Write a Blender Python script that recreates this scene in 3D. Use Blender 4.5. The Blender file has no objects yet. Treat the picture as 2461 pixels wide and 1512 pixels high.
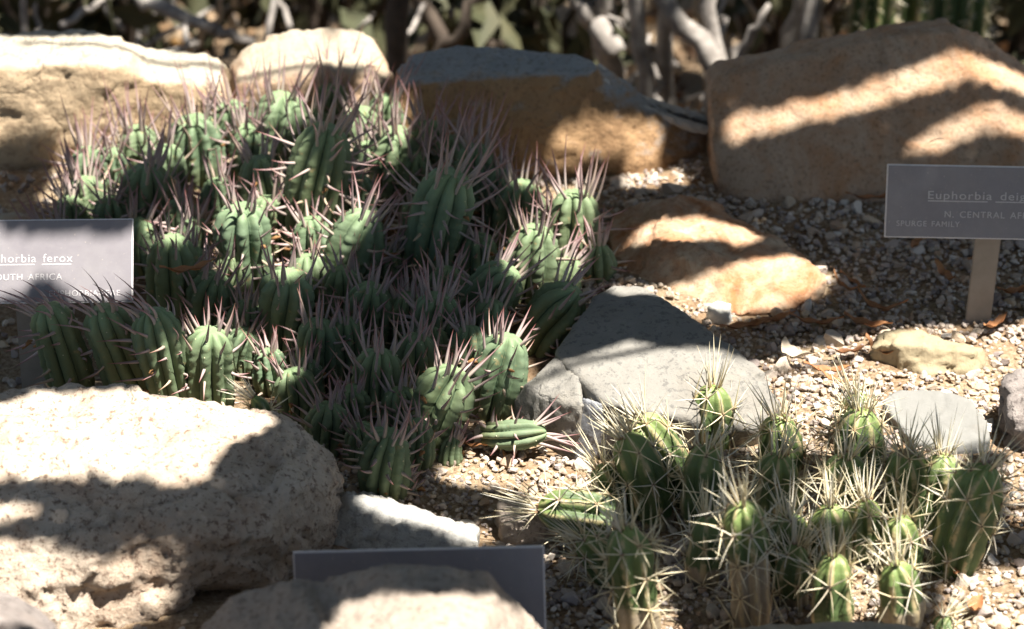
import bpy, bmesh, math, random
import numpy as np
from mathutils import Vector, noise
R = math.radians
random.seed(7); rng = np.random.default_rng(7)
S = bpy.context.scene
C = S.collection

# ------------------------------------------------------------------ camera
PITCH = R(28.0); DIST = 1.75; LENS = 100.0
CAM = np.array([0.0, -DIST*math.cos(PITCH), DIST*math.sin(PITCH)])
cd = bpy.data.cameras.new('camera'); cam = bpy.data.objects.new('camera', cd); C.objects.link(cam)
cam.location = CAM; cam.rotation_euler = (R(90)-PITCH, 0, 0)
cd.lens = LENS; cd.sensor_width = 36; cd.clip_start = 0.05; cd.clip_end = 500
cd.dof.use_dof = True; cd.dof.focus_distance = 1.60; cd.dof.aperture_fstop = 10.0
S.camera = cam
S.render.resolution_x = 1024; S.render.resolution_y = 629

# ------------------------------------------------------------------ light
SUN = np.array([0.33, -0.15, 1.0]); SUN = SUN/np.linalg.norm(SUN)
elev = math.asin(SUN[2]); azim = math.atan2(SUN[0], SUN[1])
W = bpy.data.worlds.new('World'); S.world = W; W.use_nodes = True
nt = W.node_tree; sky = nt.nodes.new('ShaderNodeTexSky'); sky.sky_type = 'NISHITA'; sky.sun_disc = False
sky.sun_elevation = elev; sky.sun_rotation = azim; sky.altitude = 300; sky.dust_density = 1.4; sky.ozone_density = 0.8
bg = nt.nodes['Background']; bg.inputs['Strength'].default_value = 0.05
nt.links.new(sky.outputs[0], bg.inputs['Color'])
sl = bpy.data.lights.new('sun', 'SUN'); sun = bpy.data.objects.new('sun', sl); C.objects.link(sun)
sl.energy = 5.0; sl.angle = R(0.46); sl.color = (1.0, 0.95, 0.87)
sun.rotation_euler = Vector(SUN).to_track_quat('Z', 'Y').to_euler(); sun.location = (1, -0.5, 3)
vs = S.view_settings; vs.view_transform = 'Standard'; vs.look = 'None'; vs.gamma = 1; vs.exposure = 1.62
vs.use_curve_mapping = False

# ------------------------------------------------------------------ layout helpers: survey of the bed (plan position from sight lines)
FPX = LENS/36*2461
def ray(u, v):
    a = (u-1230.5)/FPX; b = -(v-756.0)/FPX
    c, s = math.cos(PITCH), math.sin(PITCH)
    return np.array([a, c+b*s, -s+b*c])
def G(u, v, z=0.0):
    d = ray(u, v); k = (z-CAM[2])/d[2]; return CAM+d*k
def P(u, v, y):
    d = ray(u, v); k = (y-CAM[1])/d[1]; return CAM+d*k
def gy(v): return G(1230, v)[1]
def pxm(p):                                        # survey units per metre at p
    f = np.array([0, math.cos(PITCH), -math.sin(PITCH)]); return FPX/float((p-CAM)@f)

# ------------------------------------------------------------------ mesh helpers
class MB:
    def __init__(s): s.V = []; s.F = []; s.M = []; s.A = {}; s.n = 0
    def add(s, V, F, mat=0, **attr):
        V = np.asarray(V, float); s.V.append(V)
        for k in set(list(s.A)+list(attr)):
            s.A.setdefault(k, [np.zeros(s.n)] if s.n else [])
            a = attr.get(k, 0.0); s.A[k].append(np.broadcast_to(np.asarray(a, float), (len(V),)))
        for f in (F if isinstance(F, list) else [F]):
            f = np.asarray(f, np.int64); s.F.append(f+s.n); s.M.append(np.full(len(f), mat, np.int32))
        s.n += len(V)
    def mesh(s, name, mats, origin=(0, 0, 0), smooth=True):
        V = np.concatenate(s.V)-np.asarray(origin, float)
        me = bpy.data.meshes.new(name)
        me.vertices.add(len(V)); me.vertices.foreach_set('co', V.astype(np.float32).ravel())
        idx = np.concatenate([f.ravel() for f in s.F]); tot = np.concatenate([np.full(len(f), f.shape[1]) for f in s.F])
        st = np.concatenate([[0], np.cumsum(tot)[:-1]])
        me.loops.add(len(idx)); me.loops.foreach_set('vertex_index', idx.astype(np.int32))
        me.polygons.add(len(tot)); me.polygons.foreach_set('loop_start', st.astype(np.int32))
        me.polygons.foreach_set('material_index', np.concatenate(s.M))
        me.polygons.foreach_set('use_smooth', np.full(len(tot), smooth))
        for k, a in s.A.items():
            at = me.attributes.new(k, 'FLOAT', 'POINT'); at.data.foreach_set('value', np.concatenate(a).astype(np.float32))
        for m in (mats if isinstance(mats, (list, tuple)) else [mats]): me.materials.append(m)
        me.update(calc_edges=True); me.validate()
        return me
def link(name, me, loc=(0, 0, 0), parent=None):
    o = bpy.data.objects.new(name, me); C.objects.link(o); o.location = loc
    if parent is not None: o.parent = parent
    return o
def tag(o, label=None, cat=None, group=None, kind=None):
    if label: o['label'] = label
    if cat: o['category'] = cat
    if group: o['group'] = group
    if kind: o['kind'] = kind
    return o
def thing(name, label, cat, loc, group=None):
    o = bpy.data.objects.new(name, None); C.objects.link(o); o.location = loc; o.empty_display_size = 0.02
    return tag(o, label, cat, group)
def norm(a): return a/np.maximum(np.linalg.norm(a, axis=-1, keepdims=True), 1e-9)
def grid_faces(nr, nc, wrap=True):
    i, j = np.meshgrid(np.arange(nr-1), np.arange(nc if wrap else nc-1), indexing='ij')
    j2 = (j+1) % nc
    return np.stack([i*nc+j, i*nc+j2, (i+1)*nc+j2, (i+1)*nc+j], -1).reshape(-1, 4)
def frames(Pts):
    T = norm(np.gradient(Pts, axis=0)); ref = np.array([0.0, -1.0, 0.001])
    if abs(T[0] @ ref) > .9: ref = np.array([1.0, 0, 0])
    N = norm(ref-T*(T@ref)[:, None]); B = np.cross(T, N); return T, N, B
def tube(mb, Pts, rad, sides=8, mat=0, jitter=0.0, **attr):
    Pts = np.asarray(Pts, float); n = len(Pts); T, N, B = frames(Pts)
    ph = np.linspace(0, 2*math.pi, sides, endpoint=False)
    r = np.broadcast_to(np.asarray(rad, float), (n,))[:, None]*np.ones(sides)
    if jitter: r = r*(1+rng.uniform(-jitter, jitter, r.shape))
    V = Pts[:, None]+r[..., None]*(np.cos(ph)[None, :, None]*N[:, None]+np.sin(ph)[None, :, None]*B[:, None])
    V = np.concatenate([V.reshape(-1, 3), Pts[:1], Pts[-1:]]); k = n*sides; j = np.arange(sides); j2 = (j+1) % sides
    caps = np.concatenate([np.stack([np.full(sides, k), j2, j], -1), np.stack([np.full(sides, k+1), (n-1)*sides+j, (n-1)*sides+j2], -1)])
    mb.add(V, [grid_faces(n, sides), caps], mat, **attr)
def spines(mb, B0, D, L, Rd, bend, rings=5, sides=5, mat=0, rnd=None):
    """many tapered curved spines at once"""
    n = len(B0); D = norm(D)
    ref = np.where(np.abs(D[:, 2:3]) > .9, np.array([[1.0, 0, 0]]), np.array([[0, 0, 1.0]]))
    A = norm(np.cross(D, ref)); Bn = np.cross(D, A)
    s = np.linspace(0, 1, rings); tap = np.clip(1-s**1.6, 0.05, 1)
    P0 = B0[:, None]+L[:, None, None]*(D[:, None]*s[None, :, None]+bend[:, None]*(s**2)[None, :, None])
    ph = np.linspace(0, 2*math.pi, sides, endpoint=False)
    off = np.cos(ph)[None, :, None]*A[:, None]+np.sin(ph)[None, :, None]*Bn[:, None]
    V = P0[:, :, None]+(Rd[:, None]*tap[None])[..., None, None]*off[:, None]
    F = grid_faces(rings, sides)[None]+(np.arange(n)*rings*sides)[:, None, None]
    t = np.broadcast_to(s[None, :, None], (n, rings, sides)).ravel()
    rr = np.broadcast_to((rng.random(n) if rnd is None else rnd)[:, None, None], (n, rings, sides)).ravel()
    mb.add(V.reshape(-1, 3), F.reshape(-1, 4), mat, t=t, rnd=rr)

# ------------------------------------------------------------------ materials
class NT:
    def __init__(s, name, rough=.8, spec=.3):
        s.m = bpy.data.materials.new(name); s.m.use_nodes = True; s.t = s.m.node_tree; s.b = s.t.nodes['Principled BSDF']
        s.b.inputs['Roughness'].default_value = rough; s.b.inputs['Specular IOR Level'].default_value = spec
    def n(s, typ, **kw):
        x = s.t.nodes.new('ShaderNode'+typ)
        for k, v in kw.items():
            if k in x.inputs: x.inputs[k].default_value = v
            else: setattr(x, k, v)
        return x
    def l(s, a, b): s.t.links.new(a, b)
    def coord(s, scale=1.0, stretch=None):
        c = s.n('TexCoord'); o = c.outputs['Object']
        if stretch:
            m = s.n('Mapping'); m.inputs['Scale'].default_value = stretch; s.l(o, m.inputs[0]); o = m.outputs[0]
        return o
    def noise(s, co, scale, detail=6, rough=.6, dist=0.0):
        x = s.n('TexNoise', Scale=scale, Detail=detail, Roughness=rough, Distortion=dist); s.l(co, x.inputs['Vector']); return x.outputs['Fac']
    def ramp(s, fac, stops):
        x = s.n('ValToRGB'); e = x.color_ramp.elements
        while len(e) < len(stops): e.new(.5)
        for el, (p, c) in zip(e, stops): el.position = p; el.color = (*c, 1) if len(c) == 3 else c
        s.l(fac, x.inputs[0]); return x.outputs[0]
    def mix(s, fac, a, b, mode='MIX'):
        x = s.n('Mix', data_type='RGBA', blend_type=mode)
        for sock, v in ((x.inputs[0], fac), (x.inputs[6], a), (x.inputs[7], b)):
            if hasattr(v, 'links') or hasattr(v, 'is_linked'): s.l(v, sock)
            elif isinstance(v, (int, float)): sock.default_value = v
            else: sock.default_value = (*v, 1)
        return x.outputs[2]
    def attr(s, name):
        return s.n('Attribute', attribute_name=name).outputs['Fac']
    def math(s, op, a, b=None):
        x = s.n('Math', operation=op)
        for i, v in enumerate((a, b)):
            if v is None: continue
            if isinstance(v, (int, float)): x.inputs[i].default_value = v
            else: s.l(v, x.inputs[i])
        return x.outputs[0]
    def bump(s, h, strength, dist):
        x = s.n('Bump', Strength=strength, Distance=dist); s.l(h, x.inputs['Height'])
        if s.b.inputs['Normal'].is_linked: s.l(s.b.inputs['Normal'].links[0].from_socket, x.inputs['Normal'])
        s.l(x.outputs[0], s.b.inputs['Normal'])
    def col(s, c): s.l(c, s.b.inputs['Base Color'])
BW = lambda a, b: [(a, (0, 0, 0)), (b, (1, 1, 1))]

def rock_mat(name, a, b, stain, speck, big=9, grain=260, speck_amt=.5, stain_amt=.5, top=None, bumpd=.004):
    m = NT(name, .9, .2); co = m.coord()
    c = m.mix(m.ramp(m.noise(co, big, 8, .65, .4), BW(.35, .65)), a, b)
    st = m.ramp(m.noise(co, big*1.9, 9, .7, .8), BW(.62-.25*stain_amt, .82-.2*stain_amt))
    c = m.mix(m.math('MULTIPLY', st, stain_amt), c, stain)
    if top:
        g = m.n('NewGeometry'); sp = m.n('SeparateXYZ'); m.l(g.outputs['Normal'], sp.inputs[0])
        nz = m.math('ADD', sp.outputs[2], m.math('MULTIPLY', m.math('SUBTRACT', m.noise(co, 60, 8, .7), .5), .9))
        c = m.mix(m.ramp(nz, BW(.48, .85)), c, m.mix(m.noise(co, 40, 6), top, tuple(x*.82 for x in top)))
    g1 = m.noise(co, grain, 4, .7)
    c = m.mix(m.math('MULTIPLY', m.ramp(g1, BW(.54, .62)), speck_amt), c, speck)
    g2 = m.noise(co, grain*.45, 3, .6)
    c = m.mix(m.math('MULTIPLY', m.ramp(g2, [(.3, (1, 1, 1)), (.42, (0, 0, 0))]), speck_amt*.55), c, tuple(min(.85, x*1.25) for x in a))
    m.col(c)
    h = m.math('ADD', m.noise(co, 45, 10, .72), m.math('MULTIPLY', g1, .35))
    m.bump(h, .9, bumpd)
    v = m.n('TexVoronoi', Scale=22.0, feature='DISTANCE_TO_EDGE')
    dn = m.n('TexNoise', Scale=40.0, Detail=5.0); m.l(co, dn.inputs['Vector'])
    vm = m.n('VectorMath', operation='MULTIPLY_ADD'); m.l(dn.outputs['Color'], vm.inputs[0]); vm.inputs[1].default_value = (.04,)*3; m.l(co, vm.inputs[2])
    m.l(vm.outputs[0], v.inputs['Vector'])
    ck = m.ramp(v.outputs['Distance'], [(0, (0, 0, 0)), (.035, (1, 1, 1))])
    ckm = m.math('MAXIMUM', ck, m.ramp(m.noise(co, 14, 3), BW(.38, .46)))
    m.bump(ckm, .55, bumpd*.6)
    return m.m

MT = {}
MT['granite'] = rock_mat('cream_granite', (.55, .465, .375), (.45, .355, .27), (.36, .23, .15), (.11, .06, .04), big=14, grain=300, speck_amt=.72, stain_amt=.6)
MT['pinkgranite'] = rock_mat('pinkish_granite', (.42, .355, .295), (.34, .28, .23), (.31, .22, .16), (.10, .07, .055), big=14, grain=300, speck_amt=.5, stain_amt=.4)
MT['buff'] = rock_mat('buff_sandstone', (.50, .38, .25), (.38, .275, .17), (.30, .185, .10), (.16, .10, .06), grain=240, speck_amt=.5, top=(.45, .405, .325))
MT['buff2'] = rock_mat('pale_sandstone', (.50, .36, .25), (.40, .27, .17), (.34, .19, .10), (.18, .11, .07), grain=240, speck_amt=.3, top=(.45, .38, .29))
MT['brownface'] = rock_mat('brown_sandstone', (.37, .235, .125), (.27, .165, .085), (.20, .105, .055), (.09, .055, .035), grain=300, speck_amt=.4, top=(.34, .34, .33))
MT['rust'] = rock_mat('rust_stained_granite', (.50, .37, .265), (.41, .285, .195), (.42, .20, .085), (.15, .09, .05), big=15, grain=380, speck_amt=.5, stain_amt=.75)
MT['orange'] = rock_mat('orange_stained_rock', (.56, .44, .32), (.46, .33, .22), (.36, .15, .06), (.20, .10, .05), big=16, grain=300, speck_amt=.4, stain_amt=.95)
MT['slab'] = rock_mat('grey_slate', (.25, .237, .212), (.19, .18, .162), (.24, .205, .16), (.07, .07, .07), big=10, grain=230, speck_amt=.5, stain_amt=.5, bumpd=.0028)
MT['chip'] = rock_mat('blue_grey_fresh_stone', (.23, .235, .25), (.19, .195, .21), (.30, .29, .27), (.09, .09, .10), big=10, grain=260, speck_amt=.25, stain_amt=.3, bumpd=.0015)
MT['greystone'] = rock_mat('grey_stone', (.45, .44, .41), (.36, .35, .33), (.40, .34, .26), (.12, .11, .11), big=14, grain=200, speck_amt=.4, stain_amt=.5)
MT['cream'] = rock_mat('cream_stone', (.36, .30, .195), (.30, .24, .15), (.25, .17, .08), (.22, .17, .11), big=14, grain=200, speck_amt=.25, stain_amt=.4, bumpd=.002)
MT['pale'] = rock_mat('pale_grey_stone', (.215, .212, .197), (.18, .177, .166), (.24, .20, .15), (.25, .24, .23), big=14, grain=220, speck_amt=.2, stain_amt=.3, bumpd=.0012)
MT['pinkstone'] = rock_mat('mottled_pink_stone', (.29, .255, .235), (.22, .19, .175), (.26, .19, .14), (.08, .065, .06), big=12, grain=160, speck_amt=.6, stain_amt=.4)
MT['white'] = rock_mat('white_quartz', (.74, .72, .66), (.66, .63, .56), (.6, .5, .36), (.4, .37, .33), big=20, grain=200, speck_amt=.2, stain_amt=.3, bumpd=.0012)

def ground_mat():
    m = NT('sandy_grit', .95, .1); co = m.coord()
    c = m.ramp(m.noise(co, 330, 5, .7), [(.3, (.14, .09, .055)), (.5, (.38, .28, .18)), (.7, (.58, .48, .35))])
    c = m.mix(m.math('MULTIPLY', m.ramp(m.noise(co, 12, 6), BW(.45, .62)), .5), c, (.26, .15, .08))
    gap_shade = m.math('MULTIPLY', m.attr('soil'), m.ramp(m.noise(co, 60, 6), BW(.25, .5)))  # brown debris under the clump, darkened to stand in for shade between stems
    c = m.mix(gap_shade, c, m.mix(m.noise(co, 240, 5), (.05, .03, .02), (.16, .095, .05)))
    m.col(c); m.bump(m.noise(co, 300, 6, .7), 1.0, .004); return m.m
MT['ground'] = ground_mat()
def gravel_mat():
    m = NT('mixed_gravel', .85, .3); co = m.coord(); r = m.attr('rnd')
    c = m.ramp(r, [(0, (.20, .17, .16)), (.10, (.32, .28, .27)), (.24, (.50, .41, .31)), (.36, (.40, .36, .355)), (.5, (.56, .47, .37)), (.66, (.62, .57, .51)), (.80, (.42, .28, .17)), (.88, (.74, .70, .64)), (1, (.58, .44, .29))])
    c = m.mix(m.math('MULTIPLY', m.noise(co, 420, 5, .7), .5), c, (.22, .15, .10)); m.col(c)
    m.bump(m.noise(co, 380, 5, .7), .6, .0015); return m.m
MT['gravel'] = gravel_mat()
def stem_mat():
    m = NT('waxy_green_skin', .6, .25); co = m.coord()
    c = m.ramp(m.noise(co, 34, 5, .6), [(.3, (.085, .130, .072)), (.7, (.170, .235, .148))])
    c = m.mix(m.math('MULTIPLY', m.ramp(m.attr('t'), [(.0, (1, 1, 1)), (.45, (0, 0, 0))]), .75), c, (.17, .165, .075))   # older base turns olive
    oi = m.n('ObjectInfo').outputs['Random']
    c = m.mix(m.math('MULTIPLY', oi, .45), c, (.17, .19, .085)); c = m.mix(m.math('MULTIPLY', m.ramp(m.noise(co, 55, 8, .75), BW(.56, .72)), .45), c, (.21, .18, .10))
    c = m.mix(m.ramp(m.attr('rib'), [(.0, (1, 1, 1)), (.22, (0, 0, 0))]), c, (.020, .045, .024))                          # darker along the furrows between ribs
    c = m.mix(m.math('MULTIPLY', m.ramp(m.attr('t'), BW(.82, .97)), .6), c, (.22, .31, .16))  # crown paled: frosty bloom plus sunlit brightness mixed into the skin colour
    c = m.mix(m.math('MULTIPLY', m.ramp(m.noise(co, 160, 4), BW(.62, .70)), .6), c, (.30, .23, .11)); m.col(c)
    m.bump(m.noise(co, 110, 5, .6), .35, .002); m.b.inputs['Subsurface Weight'].default_value = .0
    return m.m
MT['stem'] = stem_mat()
def spine_mat():
    m = NT('pinkish_spines', .55, .35)
    a = m.ramp(m.attr('t'), [(0, (.36, .31, .25)), (.3, (.38, .30, .28)), (.75, (.30, .175, .175)), (1, (.24, .07, .055))])
    b = m.ramp(m.attr('t'), [(0, (.38, .30, .21)), (.5, (.44, .35, .25)), (1, (.32, .19, .12))])
    c = m.mix(m.ramp(m.attr('rnd'), BW(.55, .8)), a, b); m.col(c); return m.m
MT['spine'] = spine_mat()
def simple(name, c1, c2, scale=60, rough=.8, bumpd=.001, spec=.3):
    m = NT(name, rough, spec); co = m.coord(); n = m.noise(co, scale, 6, .65)
    m.col(m.mix(m.ramp(n, BW(.35, .65)), c1, c2)); m.bump(n, .5, bumpd); return m.m
MT['scar'] = simple('leaf_scar', (.40, .40, .28), (.5, .46, .3), 300)
MT['wool'] = simple('areole_wool', (.12, .08, .05), (.24, .17, .11), 300)
MT['husk'] = simple('dry_flower_husk', (.20, .10, .04), (.32, .17, .07), 300)
def cactus_mat():
    m = NT('cactus_skin', .5, .4); co = m.coord()
    c = m.ramp(m.noise(co, 40, 5), [(.3, (.058, .092, .032)), (.7, (.110, .160, .058))])
    c = m.mix(m.math('MULTIPLY', m.ramp(m.attr('t'), BW(.7, 1)), .6), c, (.26, .34, .10))
    cork = m.mix(m.noise(co, 150, 5), (.20, .155, .10), (.42, .35, .25))
    lo = m.math('ADD', m.attr('cork'), m.math('MULTIPLY', m.math('SUBTRACT', m.noise(co, 60, 6, .7), .5), .7))
    c = m.mix(m.ramp(lo, BW(.45, .6)), c, cork)
    c = m.mix(m.math('MULTIPLY', m.ramp(m.noise(co, 70, 8, .75), BW(.55, .7)), .5), c, (.16, .14, .07))
    rd = m.math('MULTIPLY', m.ramp(m.attr('rib'), BW(.78, .95)), m.ramp(m.noise(co, 120, 4), BW(.42, .56)))
    c = m.mix(m.math('MULTIPLY', rd, .8), c, (.46, .36, .20)); m.col(c)
    m.bump(m.noise(co, 130, 5, .7), .5, .002); return m.m
MT['cactus'] = cactus_mat()
def cspine_mat():
    m = NT('straw_spines', .5, .35)
    a = m.ramp(m.attr('t'), [(0, (.20, .09, .04)), (.08, (.58, .47, .28)), (.6, (.78, .70, .48)), (1, (.70, .60, .40))])
    b = m.ramp(m.attr('t'), [(0, (.16, .08, .05)), (.12, (.60, .55, .44)), (1, (.76, .72, .62))])
    m.col(m.mix(m.ramp(m.attr('rnd'), BW(.5, .8)), a, b)); return m.m
MT['cspine'] = cspine_mat()
MT['bark'] = simple('weathered_grey_bark', (.22, .195, .175), (.40, .365, .33), 60, .9, .006)
MT['darkbark'] = simple('dark_bark', (.06, .045, .035), (.11, .085, .065), 40, .9, .004)
MT['leaf'] = simple('green_leaf', (.04, .085, .03), (.07, .12, .04), 30, .5)
MT['dimleaf'] = simple('dull_olive_leaf', (.045, .05, .024), (.075, .07, .035), 30, .7)
def plate_mat():
    m = NT('mauve_grey_plastic', .4, .5); co = m.coord(1, (1, 1, 1)); st = m.coord(1, (18, 140, 18))
    c = m.mix(m.ramp(m.noise(co, 40, 8, .7), BW(.4, .75)), (.195, .18, .195), (.235, .22, .228))
    c = m.mix(m.math('MULTIPLY', m.ramp(m.noise(st, 14, 5, .7), BW(.62, .75)), .35), c, (.36, .34, .32)); c = m.mix(m.math('MULTIPLY', m.ramp(m.noise(co, 420, 3), BW(.66, .72)), .5), c, (.40, .36, .31)); m.col(c)
    r = m.ramp(m.noise(co, 60, 5), [(.3, (.32,)*3), (.7, (.6,)*3)]); m.l(r, m.b.inputs['Roughness']); return m.m
MT['plate'] = plate_mat()
MT['core'] = simple('pale_plastic_edge', (.58, .55, .55), (.64, .61, .60), 300, .5, .0001)
MT['letters'] = simple('white_engraving', (.46, .44, .44), (.50, .48, .48), 300, .6, .0001)
MT['stake'] = simple('grey_metal_stake', (.25, .215, .175), (.31, .265, .22), 60, .6, .0006)
def litter_mat(name, stops):
    m = NT(name, .75, .2); co = m.coord(); c = m.ramp(m.attr('rnd'), stops)
    c = m.mix(m.math('MULTIPLY', m.noise(co, 150, 4), .35), c, (.08, .04, .02)); m.col(c); return m.m
MT['litter'] = litter_mat('leaf_litter', [(0, (.06, .035, .02)), (.35, (.16, .09, .05)), (.6, (.34, .22, .12)), (.8, (.46, .36, .25)), (1, (.52, .28, .08))])
MT['dryleaf'] = simple('dry_brown_leaf', (.27, .11, .045), (.38, .19, .08), 90, .65, .0008)
MT['paleleaf'] = simple('bleached_leaf', (.46, .38, .28), (.60, .52, .41), 60, .8, .001)

# ------------------------------------------------------------------ ground
def gz_arr(x, y):
    z = .004*np.sin(11*x+1.3)*np.cos(13*y+.4)+.003*np.sin(29*x-17*y)+.0015*np.sin(61*x+43*y+2)
    k = np.clip((y-.30)/.38, 0, 1); z = z-.40*k*k*(3-2*k)
    return z
def gz(x, y): return float(gz_arr(np.float64(x), np.float64(y)))
def make_ground():
    a = np.concatenate([-np.geomspace(80, .95, 24), np.linspace(-.9, .9, 150), np.geomspace(.95, 80, 24)])
    b = np.concatenate([-np.geomspace(80, .95, 24), np.linspace(-.9, 1.6, 200), np.geomspace(1.7, 80, 24)])
    X, Y = np.meshgrid(a, b, indexing='ij'); Z = gz_arr(X, Y)+np.where((np.abs(X) < .9) & (Y < 1.5) & (Y > -.9), rng.uniform(-.0015, .0015, X.shape), 0)
    mb = MB(); nr, nc = X.shape; F = grid_faces(nr, nc, False)[:, ::-1]
    soil = np.clip(1.6-1.6*(((X+.10)/.20)**2+((Y-.03)/.18)**2), 0, 1)  # oval under the spiny clump where gap shade is painted into the ground
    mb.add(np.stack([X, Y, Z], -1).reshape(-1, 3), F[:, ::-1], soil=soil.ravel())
    o = link('ground', mb.mesh('ground', MT['ground'])); tag(o, kind='structure', label='sandy gritty ground of the rock garden bed'); return o
make_ground()

# ------------------------------------------------------------------ rocks
ROCK_BOXES = []
def rock(name, label, hulls, mat, voxel=.004, amp=.004, freq=22, fine=.0009, smooth=4, ridge=0.0, cat='rock', group=None, seed=0, strata=0.0, facet=0.0, ff=30.0):
    bm = bmesh.new()
    for h in hulls:
        t = bmesh.new(); vs_ = [t.verts.new(Vector(p)) for p in h]
        r = bmesh.ops.convex_hull(t, input=vs_)
        bmesh.ops.delete(t, geom=[g for g in set(r['geom_interior']+r['geom_unused']) if isinstance(g, bmesh.types.BMVert) and g.is_valid], context='VERTS')
        bmesh.ops.recalc_face_normals(t, faces=t.faces[:])
        tm = bpy.data.meshes.new('t'); t.to_mesh(tm); t.free(); bm.from_mesh(tm); bpy.data.meshes.remove(tm)
    me = bpy.data.meshes.new(name); bm.to_mesh(me); bm.free()
    o = bpy.data.objects.new(name, me); C.objects.link(o)
    md = o.modifiers.new('r', 'REMESH'); md.mode = 'VOXEL'; md.voxel_size = voxel
    dg = bpy.context.evaluated_depsgraph_get(); m2 = bpy.data.meshes.new_from_object(o.evaluated_get(dg)); o.modifiers.clear()
    n = len(m2.vertices); V = np.zeros(n*3, np.float32); m2.vertices.foreach_get('co', V); V = V.reshape(-1, 3).astype(float)
    E = np.zeros(len(m2.edges)*2, np.int32); m2.edges.foreach_get('vertices', E); E = E.reshape(-1, 2)
    deg = np.bincount(E.ravel(), minlength=n)[:, None]
    for _ in range(smooth):
        A = np.zeros_like(V); np.add.at(A, E[:, 0], V[E[:, 1]]); np.add.at(A, E[:, 1], V[E[:, 0]]); V = V*.4+.6*A/deg
    m2.vertices.foreach_set('co', V.astype(np.float32).ravel()); m2.update()
    N = np.zeros(n*3, np.float32); m2.vertices.foreach_get('normal', N); N = N.reshape(-1, 3)
    off = Vector((seed*3.7, seed*1.9, seed*.77)); d = np.zeros(n)
    for i in range(n):
        p = Vector(V[i])
        q = p*freq+off
        v = amp*noise.fractal(q, .9, 2.1, 4)
        v += fine*noise.noise(p*170+off)+fine*.8*noise.noise(p*420+off)
        if ridge:
            w = noise.voronoi(q*.9+noise.noise_vector(q*1.3)*.35)[0]; e = w[1]-w[0]
            v -= ridge*max(0, 1-e/.09)
        if facet:
            for k_, (fa, fs) in enumerate(((facet, ff), (facet*.45, ff*2.3))):
                fq = p*fs+off+noise.noise_vector(p*fs*.8+off)*.25
                dd, pp = noise.voronoi(fq); cv = noise.cell_vector(pp[0]*7.31+off)
                v += fa*((fq-pp[0]).dot(cv-Vector((.5, .5, .5)))*1.5+(cv.x-.5)*.5)
        if strata: v += strata*(math.sin(p.z*420+4*noise.noise(p*16+off)+p.x*30))
        d[i] = v
    V = V+N*d[:, None]
    lo, hi = V.min(0), V.max(0); org = np.array([(lo[0]+hi[0])/2, (lo[1]+hi[1])/2, lo[2]])
    m2.vertices.foreach_set('co', (V-org).astype(np.float32).ravel())
    m2.polygons.foreach_set('use_smooth', np.ones(len(m2.polygons), bool)); m2.materials.clear(); m2.materials.append(MT[mat]); m2.update()
    o.data = m2; bpy.data.meshes.remove(me); o.location = org; m2.name = name
    ROCK_BOXES.append((V[:, :2], V[:, 2])); tag(o, label, cat, group); return o
def dn(pts, z=-.02): return [np.array([p[0], p[1], z]) for p in pts]

# back left boulder (flat pale top, brown front)
y0 = gy(405)
ft = [P(-160, 160, y0+.012), P(0, 156, y0+.012), P(285, 156, y0+.012), P(345, 190, y0+.02)]
bk = [G(-160, 85, .068), G(0, 82, .070), G(200, 68, .073), G(280, 84, .070), G(345, 108, .064)]
h1 = ft+bk+[G(-160, 405), G(0, 408), G(270, 400), G(350, 380)]+dn([G(-160, 400), G(300, 395)])+dn([b+[0, .02, 0] for b in bk])
zl = P(430, 200, y0+.02)[2]
ft2 = [P(300, 195, y0+.018), P(420, 198, y0+.02), P(540, 200, y0+.03)]
bk2 = [G(330, 110, .058), G(420, 130, zl+.004), G(530, 128, zl+.004), G(548, 150, zl)]
h2 = ft2+bk2+[G(300, 385), G(540, 380)]+dn(bk2)+dn(ft2)
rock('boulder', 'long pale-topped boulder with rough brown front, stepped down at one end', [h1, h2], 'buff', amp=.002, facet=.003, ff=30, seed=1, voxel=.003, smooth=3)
# second back rock
y1 = gy(345)
tp = [(548, 150), (600, 102), (700, 77), (790, 64), (880, 68)]
h = [P(u, v, y1+.045) for u, v in tp]+[P(905, 100, y1+.035), P(935, 160, y1+.02), P(950, 200, y1+.01)]
h += [P(560, 200, y1+.0), P(740, 172, y1+.0), P(880, 165, y1+.0), P(935, 215, y1-.005)]
h += [G(555, 350), G(740, 352), G(945, 350)]+dn([G(555, 340), G(950, 340), G(600, 230), G(900, 230)])
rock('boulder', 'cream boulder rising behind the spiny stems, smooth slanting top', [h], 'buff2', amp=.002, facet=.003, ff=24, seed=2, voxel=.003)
# middle back rock
y2 = gy(415)
fe = [(950, 215), (1050, 196), (1200, 182), (1420, 172)]
F = [P(u, v, y2+.02) for u, v in fe]; zt = F[-1][2]
B = [G(950, 162, zt-.004), G(985, 122, zt), G(1100, 112, zt), G(1250, 110, zt), G(1295, 126, zt), G(1430, 132, zt), G(1450, 152, zt)]
h1 = F+B+[G(960, 400), G(1200, 420), G(1440, 410)]+dn([G(960, 390), G(1430, 400)])+dn(B)
F2 = [P(1400, 180, y2+.02), P(1440, 205, y2+.022), P(1520, 250, y2+.03), P(1620, 292, y2+.04), P(1700, 300, y2+.045)]
B2 = [P(1450, 150, y2+.055), P(1500, 210, y2+.055), P(1560, 240, y2+.06), P(1640, 272, y2+.065), P(1700, 288, y2+.07)]
h2 = [F2[1], F2[2], B2[0], B2[1], B2[2]]+[G(1400, 412), G(1540, 400)]+dn([G(1400, 400), G(1540, 390)])+dn(B2[:3])
h3 = F2[2:]+B2[2:]+[G(1480, 405), G(1620, 385), G(1705, 362)]+dn([G(1500, 400), G(1705, 358)])+dn(B2[2:])
bc = rock('boulder', 'brown boulder with grey slab top and a step running down its side', [h1, h2, h3], 'brownface', amp=.002, facet=.0025, ff=26, seed=3, voxel=.003, smooth=3)
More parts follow.
